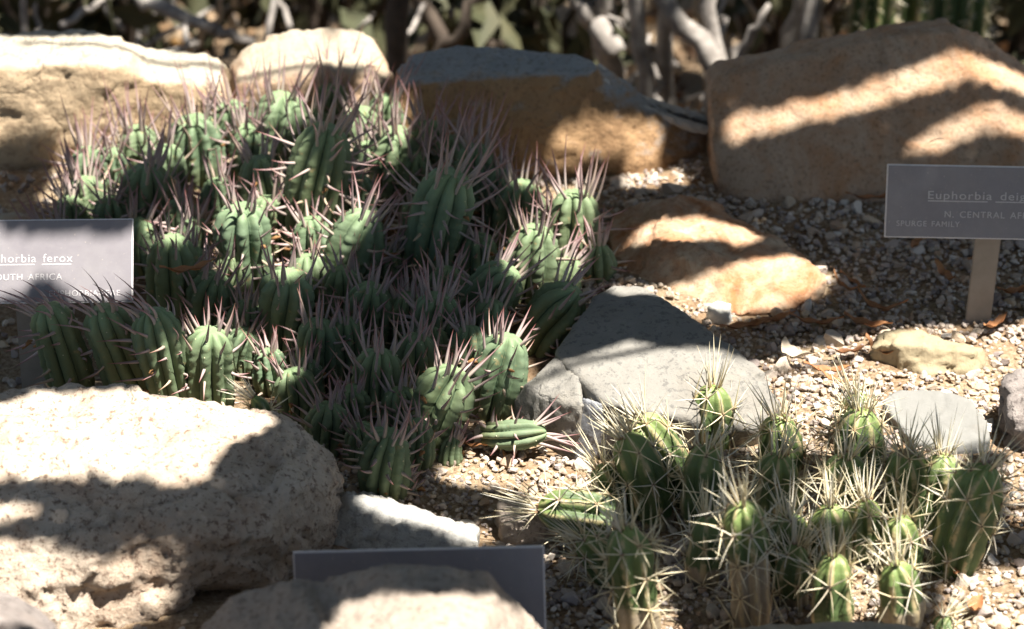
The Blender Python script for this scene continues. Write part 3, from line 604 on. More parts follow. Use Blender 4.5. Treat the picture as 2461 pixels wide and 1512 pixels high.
# ------------------------------------------------------------------ cactus clump
def cactus_stem(root, foot, top, rad, cork=0.0, seed=0, slen=1.0, brown=False):
    rs = np.random.default_rng(seed); ribs = int(rs.integers(6, 9)); nr, nc = 36, ribs*8
    L = np.linalg.norm(top-foot); bow = np.array([(top[0]-foot[0])*-.25, 0, 0])+rs.normal(0, .003, 3)*[1, 1, 0]
    s = np.linspace(0, 1, nr); tt = 1-(1-s)**1.3
    A = axis(foot, top, bow, 200); A = np.stack([np.interp(tt, np.linspace(0, 1, 200), A[:, k]) for k in range(3)], 1); T, N, B = frames(A)
    ends = rad*1.35/L; dome = np.clip((1-tt)/ends, 0, 1)
    prof = np.where(tt < .4, .78+.22*np.sin(np.clip(tt/.4, 0, 1)*math.pi/2), 1.0)*(1+.05*np.sin(tt*8+rs.uniform(0, 6)))*np.sqrt(np.clip(1-(1-dome)**2.2, 0, 1)); prof[-1] = .05
    p0 = rs.uniform(0, 6); ph = np.linspace(0, 2*math.pi, nc, endpoint=False)+p0; c = np.abs(np.cos(ribs*(ph-p0)/2))
    pitch = .0185; nod = L/pitch; tub = .5+.5*np.cos(2*math.pi*tt*nod)
    rr = rad*prof[:, None]*(1-.27*(1-c)[None]**.9+.08*(c**2)[None]*(tub[:, None]-.5)+.015*rs.normal(size=(nr, 1)))
    V = A[:, None]+rr[..., None]*(np.cos(ph)[None, :, None]*N[:, None]+np.sin(ph)[None, :, None]*B[:, None])
    mb = MB(); ck = np.clip((cork-tt)*3+.5, 0, 1) if cork > 0 else tt*0
    if brown: ck = np.maximum(ck, np.clip((tt-.9)*8, 0, .8))
    mb.add(V.reshape(-1, 3), grid_faces(nr, nc), 0, t=np.repeat(tt, nc), rib=np.tile(c, nr), cork=np.repeat(ck, nc))
    mb.add(np.concatenate([V[-1], A[-1:]]), np.stack([np.full(nc, nc), np.arange(nc), (np.arange(nc)+1) % nc], -1), 0, t=1, rib=.9, cork=.3)
    so = link('stem', mb.mesh('stem', [MT['cactus']], foot), foot-np.array(root.location), root)
    bs, ds, ls, rd_, bd, rn = [], [], [], [], [], []; wool = []
    for k in range(ribs):
        p = p0+2*math.pi*k/ribs; sh = rs.uniform(0, 1); j = 0
        while True:
            t = (j+sh)*pitch/L; j += 1
            if t > .985: break
            if t < .06: continue
            if t < max(cork*.8, .55) and rs.random() < .62: continue
            kf = np.interp(t, tt, np.arange(nr)); k0 = int(min(nr-2, kf)); fr = kf-k0
            a = A[k0]*(1-fr)+A[k0+1]*fr; r_ = rad*np.interp(t, tt, prof); rd = math.cos(p)*N[k0]+math.sin(p)*B[k0]; tx = T[k0]
            w = np.clip((t-(1-ends))/ends, 0, 1); out = norm(rd*math.sqrt(1-min(.97, w*w))+tx*w); side = norm(np.cross(out, tx+rd*.01)); upv = np.cross(side, out)
            q = a+rd*r_*1.02; wool.append((q, out)); nsp = int(rs.integers(5, 8)); c1 = rs.random()
            for m in range(nsp):
                an = 2*math.pi*(m+rs.uniform(-.25, .25))/nsp; fl = rs.uniform(.1, .45)+w*.6
                d = out*fl+(math.cos(an)*upv+math.sin(an)*side)
                bs.append(q); ds.append(d); ls.append(rs.uniform(.011, .0205)*slen*(1+.2*w)); rd_.append(rs.uniform(.00034, .00053)); bd.append(rs.normal(0, .06, 3)); rn.append(c1*.6+rs.random()*.4)
            for m in range(int(rs.integers(0, 2))):
                bs.append(q); ds.append(out+rs.normal(0, .3, 3)+tx*.5*w); ls.append(rs.uniform(.012, .022)*slen); rd_.append(rs.uniform(.00045, .0006)); bd.append(rs.normal(0, .06, 3)); rn.append(c1)
    for k in range(16):                                              # apical tuft
        an = rs.uniform(0, 6.28); rd = math.cos(an)*N[-4]+math.sin(an)*B[-4]
        bs.append(A[-2]+rd*rad*rs.uniform(.1, .45)); ds.append(T[-4]+rd*rs.uniform(.1, .7)); ls.append(rs.uniform(.015, .030)*slen); rd_.append(.0005); bd.append(rs.normal(0, .05, 3)); rn.append(rs.random())
    sm = MB(); spines(sm, np.array(bs), np.array(ds), np.array(ls), np.array(rd_), np.array(bd), 4, 4, 0, np.array(rn))
    W0 = np.array([x[0] for x in wool]); W1 = np.array([x[1] for x in wool]); n = len(W0)
    spines(sm, W0-W1*.001, W1, np.full(n, .0022), np.full(n, .0013), np.zeros((n, 3)), 3, 5, 1)
    s2 = link('spines', sm.mesh('spines', [MT['cspine'], MT['wool']], foot), (0, 0, 0), so); s2['kind'] = 'stuff'; return so
CA = [(1715, 926, 1715, 1075, 112, 0, 0), (1532, 1003, 1640, 1190, 125, 0, 0), (1502, 1044, 1580, 1250, 118, .15, 0), (1702, 1070, 1700, 1260, 122, 0, 0), (1868, 1003, 1885, 1140, 118, 0, 0),
      (1872, 1092, 1872, 1260, 130, 0, 0), (2072, 985, 2062, 1140, 128, 0, 0), (2055, 948, 2040, 1080, 92, 0, 0), (2040, 1095, 2040, 1260, 128, 0, 0), (2172, 1082, 2172, 1260, 128, .1, 1),
      (2270, 1090, 2262, 1260, 112, 0, 0), (2378, 1118, 2290, 1370, 150, 0, 0), (1502, 1268, 1545, 1560, 122, .42, 0), (1782, 1205, 1808, 1520, 112, .62, 0),
      (1392, 1290, 1500, 1390, 112, 0, 0), (2005, 1330, 2012, 1520, 112, .25, 0), (2148, 1350, 2172, 1520, 112, .5, 0), (2155, 1245, 2172, 1380, 112, 0, 0), (1990, 1215, 1992, 1370, 118, 0, 0),
      (1895, 1235, 1890, 1380, 112, 0, 0), (1440, 1118, 1500, 1240, 95, 0, 0), (1700, 1240, 1690, 1400, 100, .4, 0), (2080, 1200, 2085, 1340, 105, 0, 0), (1920, 1310, 1915, 1440, 90, .3, 0)]
rc = thing('cactus_clump', 'clump of green hedgehog cactus stems with star-shaped clusters of straw spines', 'cactus', G(1850, 1250))
for i, (u, v, fu, fv, w, ck, br) in enumerate(CA):
    foot = G(fu, fv); foot[2] = gz(foot[0], foot[1])-.003; top = P(u, v, foot[1]+.003)
    cactus_stem(rc, foot, top, w/2/pxm(top)*.93, ck, 500+i, 1.0, bool(br))
f = G(1470, 1300); f[2] = .014; t_ = G(1290, 1222, .018)                     # stem lying to the side
cactus_stem(rc, f, t_, 60/pxm(f), 0, 560, 1.15)
f = G(2285, 1512); t_ = P(2282, 1478, f[1]+.002)
rc2 = thing('cactus_seedling', 'tiny fuzzy cactus next to the two sunlit front cactus stems', 'cactus', f); cactus_stem(rc2, f+np.array([0, 0, -.002]), t_, .0066, 0, 571, .62)
f = G(618, 992, .05); t_ = P(606, 955, f[1])
rc3 = thing('cactus_seedling', 'small yellow-spined cactus growing on the edge of the granite boulder', 'cactus', f); cactus_stem(rc3, f, t_, .006, 0, 572, .72)

# ------------------------------------------------------------------ signs
def text_mesh(txt, size, align='CENTER', sx=1.0):
    cu = bpy.data.curves.new('t', 'FONT'); cu.body = txt; cu.size = size; cu.align_x = align; cu.extrude = .00012; cu.space_character = 1.14; cu.space_word = 1.5
    o = bpy.data.objects.new('t', cu); C.objects.link(o); dg = bpy.context.evaluated_depsgraph_get(); dg.update()
    me = bpy.data.meshes.new_from_object(o.evaluated_get(dg)); bpy.data.objects.remove(o); bpy.data.curves.remove(cu)
    for v in me.vertices: v.co.x *= sx
    me.materials.clear(); me.materials.append(MT['letters']); return me
def box_mesh(name, x, y, z, mat, bev=.0004):
    bm = bmesh.new(); bmesh.ops.create_cube(bm, size=1)
    for v in bm.verts: v.co = Vector((v.co.x*x, v.co.y*y, v.co.z*z))
    if bev: bmesh.ops.bevel(bm, geom=bm.edges[:], offset=bev, segments=2, affect='EDGES')
    me = bpy.data.meshes.new(name); bm.to_mesh(me); bm.free(); me.materials.append(mat); return me
def sign(label, foot, centre, w, h, tilt, roll, yaw, lines, stake_w=.016, stake_dx=0.0):
    root = thing('plant_label', label, 'sign', foot)
    pl = link('plate', box_mesh('plate', w, h, .0022, MT['core'], .0003), centre-foot, root)
    pl.rotation_euler = (R(90)-tilt, roll, yaw)
    fc = link('face', box_mesh('face', w-.0016, h-.0016, .0006, MT['plate'], .0001), (0, 0, .0012), pl)
    for txt, x, y, sz, al, sx, ul in lines:
        me = text_mesh(txt, sz, al, sx); o = link('lettering', me, (x, y, .0016), pl)
        if ul:
            xs = np.array([v.co.x for v in me.vertices]); words = txt.split(' '); n = len(txt); i = 0; lo, hi = xs.min(), xs.max()
            mu = MB()
            for wd in words:
                a = lo+(hi-lo)*i/n; b = lo+(hi-lo)*(i+len(wd))/n; i += len(wd)+1
                mu.add([[a, -sz*.22, 0], [b-sz*.1, -sz*.22, 0], [b-sz*.1, -sz*.13, 0], [a, -sz*.13, 0], [a, -sz*.22, -.0003], [b-sz*.1, -sz*.22, -.0003], [b-sz*.1, -sz*.13, -.0003], [a, -sz*.13, -.0003]],
                       np.array([[0, 1, 2, 3], [7, 6, 5, 4], [0, 4, 5, 1], [1, 5, 6, 2], [2, 6, 7, 3], [3, 7, 4, 0]]))
            link('underline', mu.mesh('underline', MT['letters'], smooth=False), (x, y, .0016), pl)
    a = np.array(foot)+[0, 0, -.02]; b = centre+np.array([stake_dx, .004+.5*0, 0])
    d = b-a; ln = float(np.linalg.norm(d)); st = link('stake', box_mesh('stake', stake_w, .003, ln, MT['stake'], .0006), (a+b)/2-foot+np.array([0, .0035, 0]), root)
    st.rotation_mode = 'QUATERNION'; st.rotation_quaternion = Vector((0, 0, 1)).rotation_difference(Vector(d))
    return root
# right sign
f = G(2348, 785); f[2] = gz(f[0], f[1]); c = P(2391, 487, f[1]+.012); k = 1/pxm(c)
sign('mauve-grey sign reading Euphorbia deightonii in front of the rust stained boulder', f, c, 526*k, 172*k/.97, R(18), R(1.2), R(0),
     [('Euphorbia deightonii', 0, 7*k, 28*k, 'CENTER', 1.2, True), ('N. CENTRAL AFRICA', 0, -37*k, 22*k, 'CENTER', 1.04, False), ('SPURGE FAMILY', -236*k, -60*k, 19*k, 'LEFT', 1.0, False), ('EUPHORBIACEAE', 246*k, -60*k, 19*k, 'RIGHT', 1.0, False)], 62*k)
# left sign
f = G(88, 925); f[2] = gz(f[0], f[1]); c = P(64, 629, f[1]+.012); k = 1/pxm(c)
sign('mauve-grey sign reading Euphorbia ferox, spiny stems in front of it', f, c, 512*k, 198*k/.97, R(36), R(-.2), R(1),
     [('Euphorbia ferox', 0, -3*k, 29*k, 'CENTER', 1.0, True), ('SOUTH AFRICA', 0, -46*k, 22*k, 'CENTER', 1.0, False), ('SPURGE FAMILY', -226*k, -86*k, 20*k, 'LEFT', 1.0, False), ('EUPHORBIACEAE', 226*k, -86*k, 20*k, 'RIGHT', 1.0, False)], 80*k)
# blank-looking sign behind the foreground boulder
c = P(1009, 1420, -.395); f = np.array([c[0], c[1], gz(c[0], c[1])]); k = 1/pxm(c)
sign('mauve-grey sign with no writing in view, partly hidden by the pinkish boulder', f, c, 603*k, 208*k, R(20), R(-1.6), R(0), [], 70*k)

# ------------------------------------------------------------------ dry leaves
def dry_leaf(p, L, w, yaw, curl, lift, mat, label, name='dry_leaf', group='dry leaves on the bed'):
    n = 14; s = np.linspace(0, 1, n); wd = w*np.sin(math.pi*np.clip(s*.96+.02, 0, 1))**.8
    x = L*(s-.5); bend = curl*L*(s-.5)**2; z = lift*L*(np.abs(s-.5)*2)**2+.0015
    c = np.stack([x, bend, z], -1); V = []
    for o, dz in ((-1, .35), (-.5, .1), (0, 0), (.5, .1), (1, .35)):
        V.append(c+np.stack([np.zeros(n), wd*o*.5, wd*dz*.7+.0008*np.sin(s*17+o)], -1))
    V = np.stack(V, 1); T2 = V-[0, 0, .0004]
    ca, sa = math.cos(yaw), math.sin(yaw); Rm = np.array([[ca, -sa, 0], [sa, ca, 0], [0, 0, 1]])
    mb = MB(); F = grid_faces(n, 5, False); mb.add(V.reshape(-1, 3)@Rm.T, F); mb.add(T2.reshape(-1, 3)@Rm.T, F[:, ::-1])
    o = link(name, mb.mesh(name, MT[mat]), p); tag(o, label, 'leaf', group); return o
LV = [(2100, 490, 120, 14, .15, .1, 'reddish leaf strip along the foot of the rust stained boulder'), (2270, 690, 95, 22, 1.9, .2, 'upright curled leaf beside the spurge family sign stake'), (1850, 780, 105, 22, .4, .2, 'broad dry leaf between orange rock and grey slab'),
      (1790, 800, 115, 24, .3, .1, 'dry leaf lying against the upper edge of the grey slab'), (2110, 760, 115, 20, -.5, .25, 'hooked dry leaf on gravel behind the small cream rock'), (2060, 690, 85, 12, -1.0, .2, 'thin curled leaf past the end of the orange rock'),
      (2080, 805, 105, 26, -.4, .1, 'wide brown leaf touching the small cream rock'), (1960, 790, 115, 18, -.15, .2, 'dry leaf beside the low dark grey stone'), (2390, 795, 85, 20, .8, .2, 'dry leaf at the foot of the sign stake'),
      (2040, 865, 90, 14, .2, .1, 'short leaf on bright gravel beside the bleached leaf'), (1990, 915, 105, 20, -.1, .2, 'orange-brown leaf on bright gravel behind the cactus clump'), (2010, 945, 95, 16, -.6, .2, 'slanting leaf just behind the cactus clump'),
      (2115, 870, 95, 24, -.8, .2, 'rust leaf leaning on the end of the small cream rock'), (2440, 720, 75, 22, .3, .1, 'dry leaf on shaded gravel past the sign stake'), (2300, 1390, 95, 16, 1.2, .2, 'thin leaf under the leaning cactus stem'),
      (2030, 700, 95, 12, -.9, .2, 'twisted sliver of leaf near the orange rock tip'), (1120, 1095, 95, 14, -.5, .1, 'reddish leaf under the fallen green stem'), (2350, 640, 75, 18, .9, .1, 'dry leaf on gravel right under the sign plate'),
      (2200, 605, 75, 18, 1.1, .1, 'small dry leaf between sign and orange rock'), (2340, 1495, 62, 34, 1.2, .2, 'broad tan leaf beside the tiny fuzzy cactus'), (1650, 640, 0, 0, 0, 0, '')]
for u, v, l, w, ya, cu, lab in LV:
    if not l: continue
    p = G(u, v); k = 1/pxm(p); p[2] = gz(p[0], p[1])+.005
    dry_leaf(p, l*k*1.15, w*k*1.1, ya, random.uniform(-.8, .8), cu, 'dryleaf', lab)
p = G(1900, 880); p[2] = .006
dry_leaf(p, .024, .010, -.9, .9, .22, 'paleleaf', 'curled bleached leaf on the gravel at the end of the grey slab')
p = P(455, 655, gy(900)); dry_leaf(p, .033, .006, .35, .5, .1, 'dryleaf', 'orange-brown leaf caught between the spiny stems', group=None)

# ------------------------------------------------------------------ behind the boulders: litter, shrubs, columns
def leafy(mb, Pts, size, rs, rnd=None, droop=.3):
    n = len(Pts); D = norm(rs.normal(size=(n, 3))+[0, 0, -droop]); A = norm(np.cross(D, rs.normal(size=(n, 3)))); L = size*rs.uniform(.6, 1.3, n)[:, None]; w = L*.28; Nn = np.cross(D, A)
    V = np.stack([Pts, Pts+D*L*.45+A*w+Nn*L*.06, Pts+D*L, Pts+D*L*.45-A*w+Nn*L*.06], 1)
    mb.add(V.reshape(-1, 3), (np.arange(n)*4)[:, None]+np.arange(4)[None], 0, rnd=np.repeat(rs.random(n) if rnd is None else rnd, 4))
rs = np.random.default_rng(11)
mb = MB(); n = 6000; xy = np.stack([rs.uniform(-.75, .75, n), rs.uniform(.48, 2.2, n)], 1); pts = np.column_stack([xy, gz_arr(xy[:, 0], xy[:, 1])+rs.uniform(.002, .02, n)])
leafy(mb, pts, .024, rs, droop=0); o = link('leaf_litter', mb.mesh('leaf_litter', MT['litter'], smooth=False)); tag(o, 'brown and tan leaf litter on the ground behind the boulders', 'leaf litter', kind='stuff')
def branch_pts(a, b, n=8, wob=.02, rs=rs):
    s = np.linspace(0, 1, n)[:, None]; p = np.asarray(a)*(1-s)+np.asarray(b)*s; w = rs.normal(0, wob, (n, 3)); w[0] = 0; return p+w*np.sin(s*3)
def shrub(label, base, stems, mat='bark', group=None, name='dead_shrub'):
    r = thing(name, label, 'shrub', base, group)
    for a, b, r0, r1, wob in stems:
        mb = MB(); pts = branch_pts(a, b, 9, wob); tube(mb, pts, np.linspace(r0, r1, 9)*.8, 9, 0, .14); link('branch', mb.mesh('branch', MT[mat], base), (0, 0, 0), r)
    return r
def bp(u, v, y): return P(u, v, y)
Yb = .72
st = [(bp(1560, 330, Yb), bp(1520, -300, Yb), .010, .007, .002), (bp(1600, 330, Yb+.03), bp(1592, -300, Yb+.03), .011, .008, .002), (bp(1740, 190, Yb-.02), bp(1570, -40, Yb), .013, .010, .003),
      (bp(1730, 200, Yb-.02), bp(1690, -300, Yb+.02), .009, .006, .003), (bp(1735, 190, Yb-.02), bp(1850, 10, Yb-.03), .008, .003, .003), (bp(1690, 330, Yb-.02), bp(1735, 185, Yb-.02), .012, .012, .002),
      (bp(1480, 320, Yb+.06), bp(1430, -300, Yb+.04), .014, .012, .004), (bp(1930, 200, Yb), bp(1990, -300, Yb+.05), .009, .012, .003), (bp(1880, 330, Yb+.1), bp(1940, -300, Yb+.1), .012, .01, .004), (bp(1480, 130, Yb+.03), bp(1380, -20, Yb+.05), .014, .008, .004)]
for k in range(16):
    u0 = rs.uniform(1420, 2000); v0 = rs.uniform(40, 300); st.append((bp(u0, v0, Yb+rs.uniform(-.05, .25)), bp(u0+rs.normal(0, 90), v0-rs.uniform(120, 320), Yb+rs.uniform(-.05, .25)), rs.uniform(.003, .006), .002, .004))
shrub('pale grey leafless shrub rising between the two back boulders', G(1650, 330, -.25), st)
st = [(bp(260, -40, Yb+.1), bp(520, 75, Yb+.05), .009, .007, .003), (bp(520, 75, Yb+.05), bp(640, 130, Yb+.05), .007, .004, .003), (bp(150, 60, Yb), bp(330, -40, Yb+.2), .004, .003, .003), (bp(640, 110, Yb), bp(720, -300, Yb+.1), .004, .003, .003), (bp(60, 120, Yb), bp(60, -300, Yb), .004, .003, .002)]
for k in range(14):
    u0 = rs.uniform(0, 1000); v0 = rs.uniform(40, 200); st.append((bp(u0, v0, Yb+rs.uniform(-.05, .4)), bp(u0+rs.normal(0, 160), v0-rs.uniform(60, 260), Yb+rs.uniform(-.05, .4)), rs.uniform(.003, .006), .002, .005))
shrub('thin fallen grey branches behind the long pale boulder', G(400, 200, -.25), st, name='fallen_branch')
st = [(bp(955, 260, Yb), bp(968, -300, Yb), .012, .013, .002), (bp(1010, 200, Yb+.1), bp(1180, -40, Yb+.1), .008, .006, .004), (bp(1080, 140, Yb+.15), bp(900, -300, Yb+.2), .01, .008, .004)]
shrub('dark slender trunk standing behind the gap between two back boulders', G(955, 260, -.25), st, 'darkbark', name='dark_shrub')
def column(u, y, r, label, ribs=9, h=.7, lit=False, mat='cactus'):
    b = P(u, 200, y); b[2] = gz(b[0], b[1])-.02; root = thing('columnar_cactus', label, 'cactus', b)
    nr, nc = 30, ribs*8; ph = np.linspace(0, 2*math.pi, nc, endpoint=False); c = np.abs(np.cos(ribs*ph/2)); z = np.linspace(0, h, nr); pr = np.sqrt(np.clip(1-np.clip((z-h+r)/r, 0, 1)**2, .01, 1))
    rr = r*pr[:, None]*(1-.3*(1-c)[None]); V = np.stack([rr*np.cos(ph), rr*np.sin(ph), z[:, None]+0*rr], -1)
    mb = MB(); mb.add(V.reshape(-1, 3), grid_faces(nr, nc), t=.3, rib=np.tile(c, nr), cork=0); link('stem', mb.mesh('stem', MT[mat]), (0, 0, 0), root)
    rs = np.random.default_rng(int(u)); bs, ds = [], []
    for k in range(ribs):
        for zz in np.arange(.02, h-.01, .018):
            a = 2*math.pi*k/ribs; d = np.array([math.cos(a), math.sin(a), 0])
            for _ in range(6): bs.append(d*r*.99+[0, 0, zz]); ds.append(d+rs.normal(0, .7, 3))
    sm = MB(); n = len(bs); spines(sm, np.array(bs), np.array(ds), rs.uniform(.006, .014, n), np.full(n, .0005), np.zeros((n, 3)), 3, 3)
    s = link('spines', sm.mesh('spines', MT['cspine']), (0, 0, 0), root.children[0]); s['kind'] = 'stuff'
column(2290, .62, .026, 'bright green columnar cactus standing behind the rust stained boulder')
column(2085, .74, .020, 'slim dark green column cactus beside the leafless shrub')
column(2175, .80, .024, 'dark green column cactus between two other columns')
def leaf_shrub(u, y, label, h, w, n, seed, mat='dimleaf', size=.05):
    rs = np.random.default_rng(seed); b = P(u, 200, y); b[2] = gz(b[0], b[1]); root = thing('leafy_shrub', label, 'shrub', b)
    st = MB(); tips = []
    for i in range(9):
        e = np.array([rs.normal(0, w*.6), rs.normal(0, w*.4), h*rs.uniform(.55, 1)]); pts = branch_pts((0, 0, -.01), e, 8, .012, rs); tube(st, pts, np.linspace(.006, .002, 8), 6); tips += list(pts[2:])
    link('stems', st.mesh('stems', MT['darkbark']), (0, 0, 0), root)
    tips = np.array(tips); c = tips[rs.integers(0, len(tips), n)]+rs.normal(0, w*.16, (n, 3)); lm = MB(); leafy(lm, c, size, rs); lo = link('foliage', lm.mesh('foliage', MT[mat], smooth=False), (0, 0, 0), root); lo['kind'] = 'stuff'
leaf_shrub(60, .85, 'dark green shrub behind the long pale boulder', .5, .14, 260, 1)
leaf_shrub(330, 1.05, 'low dark bush behind the fallen branches', .5, .16, 300, 2)
leaf_shrub(1180, .95, 'dark leafy shrub beside the leafless grey shrub', .5, .16, 260, 3)
leaf_shrub(780, 1.2, 'dark bush behind the dark slender trunk', .5, .2, 300, 4)
leaf_shrub(1850, 1.25, 'dark bush behind the column cacti', .6, .22, 360, 5)
leaf_shrub(2440, 1.0, 'dark shrub behind the bright green columnar cactus', .6, .12, 260, 6)

# ------------------------------------------------------------------ unseen tree overhead: limbs and leaf clusters shaped to throw the shade bands
def overhead_tree():
    rs = np.random.default_rng(21); H = .95
    base = np.array([1.75, .55, 0.0]); root = thing('shade_shaping_tree', 'unseen tree over the rock bed, its leaves shaped to throw the shade bands', 'tree', base)
    M = lambda a, b: np.array([a/1400, .28-b/1400])
    tr = MB(); pts = np.array([base+[0, 0, -.05], base+[-.03, -.02, .4], base+[-.16, -.06, .65], base+[-.43, -.14, .97]]); s = np.linspace(0, 1, 24)
    pts = np.stack([np.interp(s, np.linspace(0, 1, 4), pts[:, k]) for k in range(3)], 1); tube(tr, pts, np.linspace(.085, .045, 24), 14, 0, .05)
    link('trunk', tr.mesh('trunk', MT['darkbark'], base), (0, 0, 0), root)
    mains = [[(1.45, .35, 1.35), (1.1, .12, 1.44), (.75, .06, 1.42), (.4, .05, 1.40), (.1, .06, 1.38)], [(1.45, .35, 1.35), (1.15, -.02, 1.46), (.85, -.2, 1.44), (.55, -.33, 1.42), (.25, -.42, 1.40)],
             [(1.15, -.02, 1.46), (.95, -.32, 1.45), (.7, -.48, 1.43), (.35, -.62, 1.4)], [(1.45, .35, 1.35), (1.0, .5, 1.5), (.5, .6, 1.5), (0, .6, 1.5)], [(1.45, .35, 1.35), (1.0, .9, 1.55), (.4, 1.1, 1.6)]]
    MP = []
    for m in mains:
        m = np.array(m)+[-.13, .06, -.38]; s = np.linspace(0, 1, 20); q = np.stack([np.interp(s, np.linspace(0, 1, len(m)), m[:, k]) for k in range(3)], 1); q[1:-1] = (q[:-2]+q[1:-1]*2+q[2:])/4
        mb = MB(); tube(mb, q, np.linspace(.006, .002, 20), 9, 0, .06); link('limb', mb.mesh('limb', MT['darkbark'], base), (0, 0, 0), root); MP.append(q)
    MP = np.concatenate(MP)
    # leafy crown over the bed, gaps cut to fit the wanted sunlit patches (rows half a cm apart; open spans in x, in half cm)
    gap = np.zeros((260, 320), bool)                                   # plan of the crown in half-cm cells
    for r, spans in GAPS.items():
        for a, b in spans: gap[r+20, a+60:b+60] = True
    def widen(m, k):
        for _ in range(k): m = m | np.roll(m, 1, 0) | np.roll(m, -1, 0) | np.roll(m, 1, 1) | np.roll(m, -1, 1)
        return m
    wide, rim = widen(gap, 4), widen(gap, 8); fld = gap.astype(float)
    for _ in range(2): fld = (np.roll(fld, 1, 0)+2*fld+np.roll(fld, -1, 0))/4; fld = (np.roll(fld, 1, 1)+2*fld+np.roll(fld, -1, 1))/4
    for part, n, lo_, hi_ in (('foliage', 620000, .006, .0095), ('inner_foliage', 30000, .03, .042)):
        p = np.stack([rs.uniform(-.28, 1.05, n), rs.uniform(-.90, .32, n)], 1); ci = np.clip(((.34-p[:, 1])*200).astype(int)+20, 0, 259); cj = np.clip(np.floor(p[:, 0]*200).astype(int)+60, 0, 319)
        fy = np.clip((.34-p[:, 1])*200+19.5, 0, 258); fx = np.clip(p[:, 0]*200+59.5, 0, 318); y_, x_ = fy.astype(int), fx.astype(int); a_, b_ = fy-y_, fx-x_
        val = (fld[y_, x_]*(1-b_)+fld[y_, x_+1]*b_)*(1-a_)+(fld[y_+1, x_]*(1-b_)+fld[y_+1, x_+1]*b_)*a_
        keep = (rim[ci, cj] & (val < .54)) if part == 'foliage' else ~wide[ci, cj]
        p = p[keep]; n = len(p); z = H+rs.normal(0, .02, n); p = np.column_stack([p+(z-H)[:, None]*np.array([.33, -.15]), z])
        D = norm(rs.normal(size=(n, 3))*[1, 1, .3]); A = norm(np.cross(D, [0, 0, 1.0])+rs.normal(0, .3, (n, 3))); ll = rs.uniform(lo_, hi_, n)[:, None]; wd = ll*.38
        V = np.stack([p-D*ll*.5, p+A*wd, p+D*ll*.5, p-A*wd], 1); lm = MB(); lm.add(V.reshape(-1, 3), (np.arange(n)*4)[:, None]+np.arange(4)[None])
        o = link(part, lm.mesh(part, MT['leaf'], base, False), (0, 0, 0), root); o['kind'] = 'stuff'
    # loose crown further back, opened to sun the bare shrub and green column
    n = 22000; cl = np.stack([rs.uniform(-.6, 1.7, 260), rs.uniform(.16, 2.2, 260), rs.uniform(1.35, 1.75, 260)], 1); p = cl[rs.integers(0, 260, n)]+rs.normal(0, .06, (n, 3)); p = p[p[:, 1] > .13]; q = ((p[:, 0]-.66)/.17)**2+((p[:, 1]-.50)/.13)**2 < 1; q2 = ((p[:, 0]-.80)/.06)**2+((p[:, 1]-.43)/.06)**2 < 1; p = p[~((q & (rs.random(len(p)) < .72)) | q2)]
    lm = MB(); leafy(lm, p, .05, rs); o = link('crown', lm.mesh('crown', MT['leaf'], base, False), (0, 0, 0), root); o['kind'] = 'stuff'
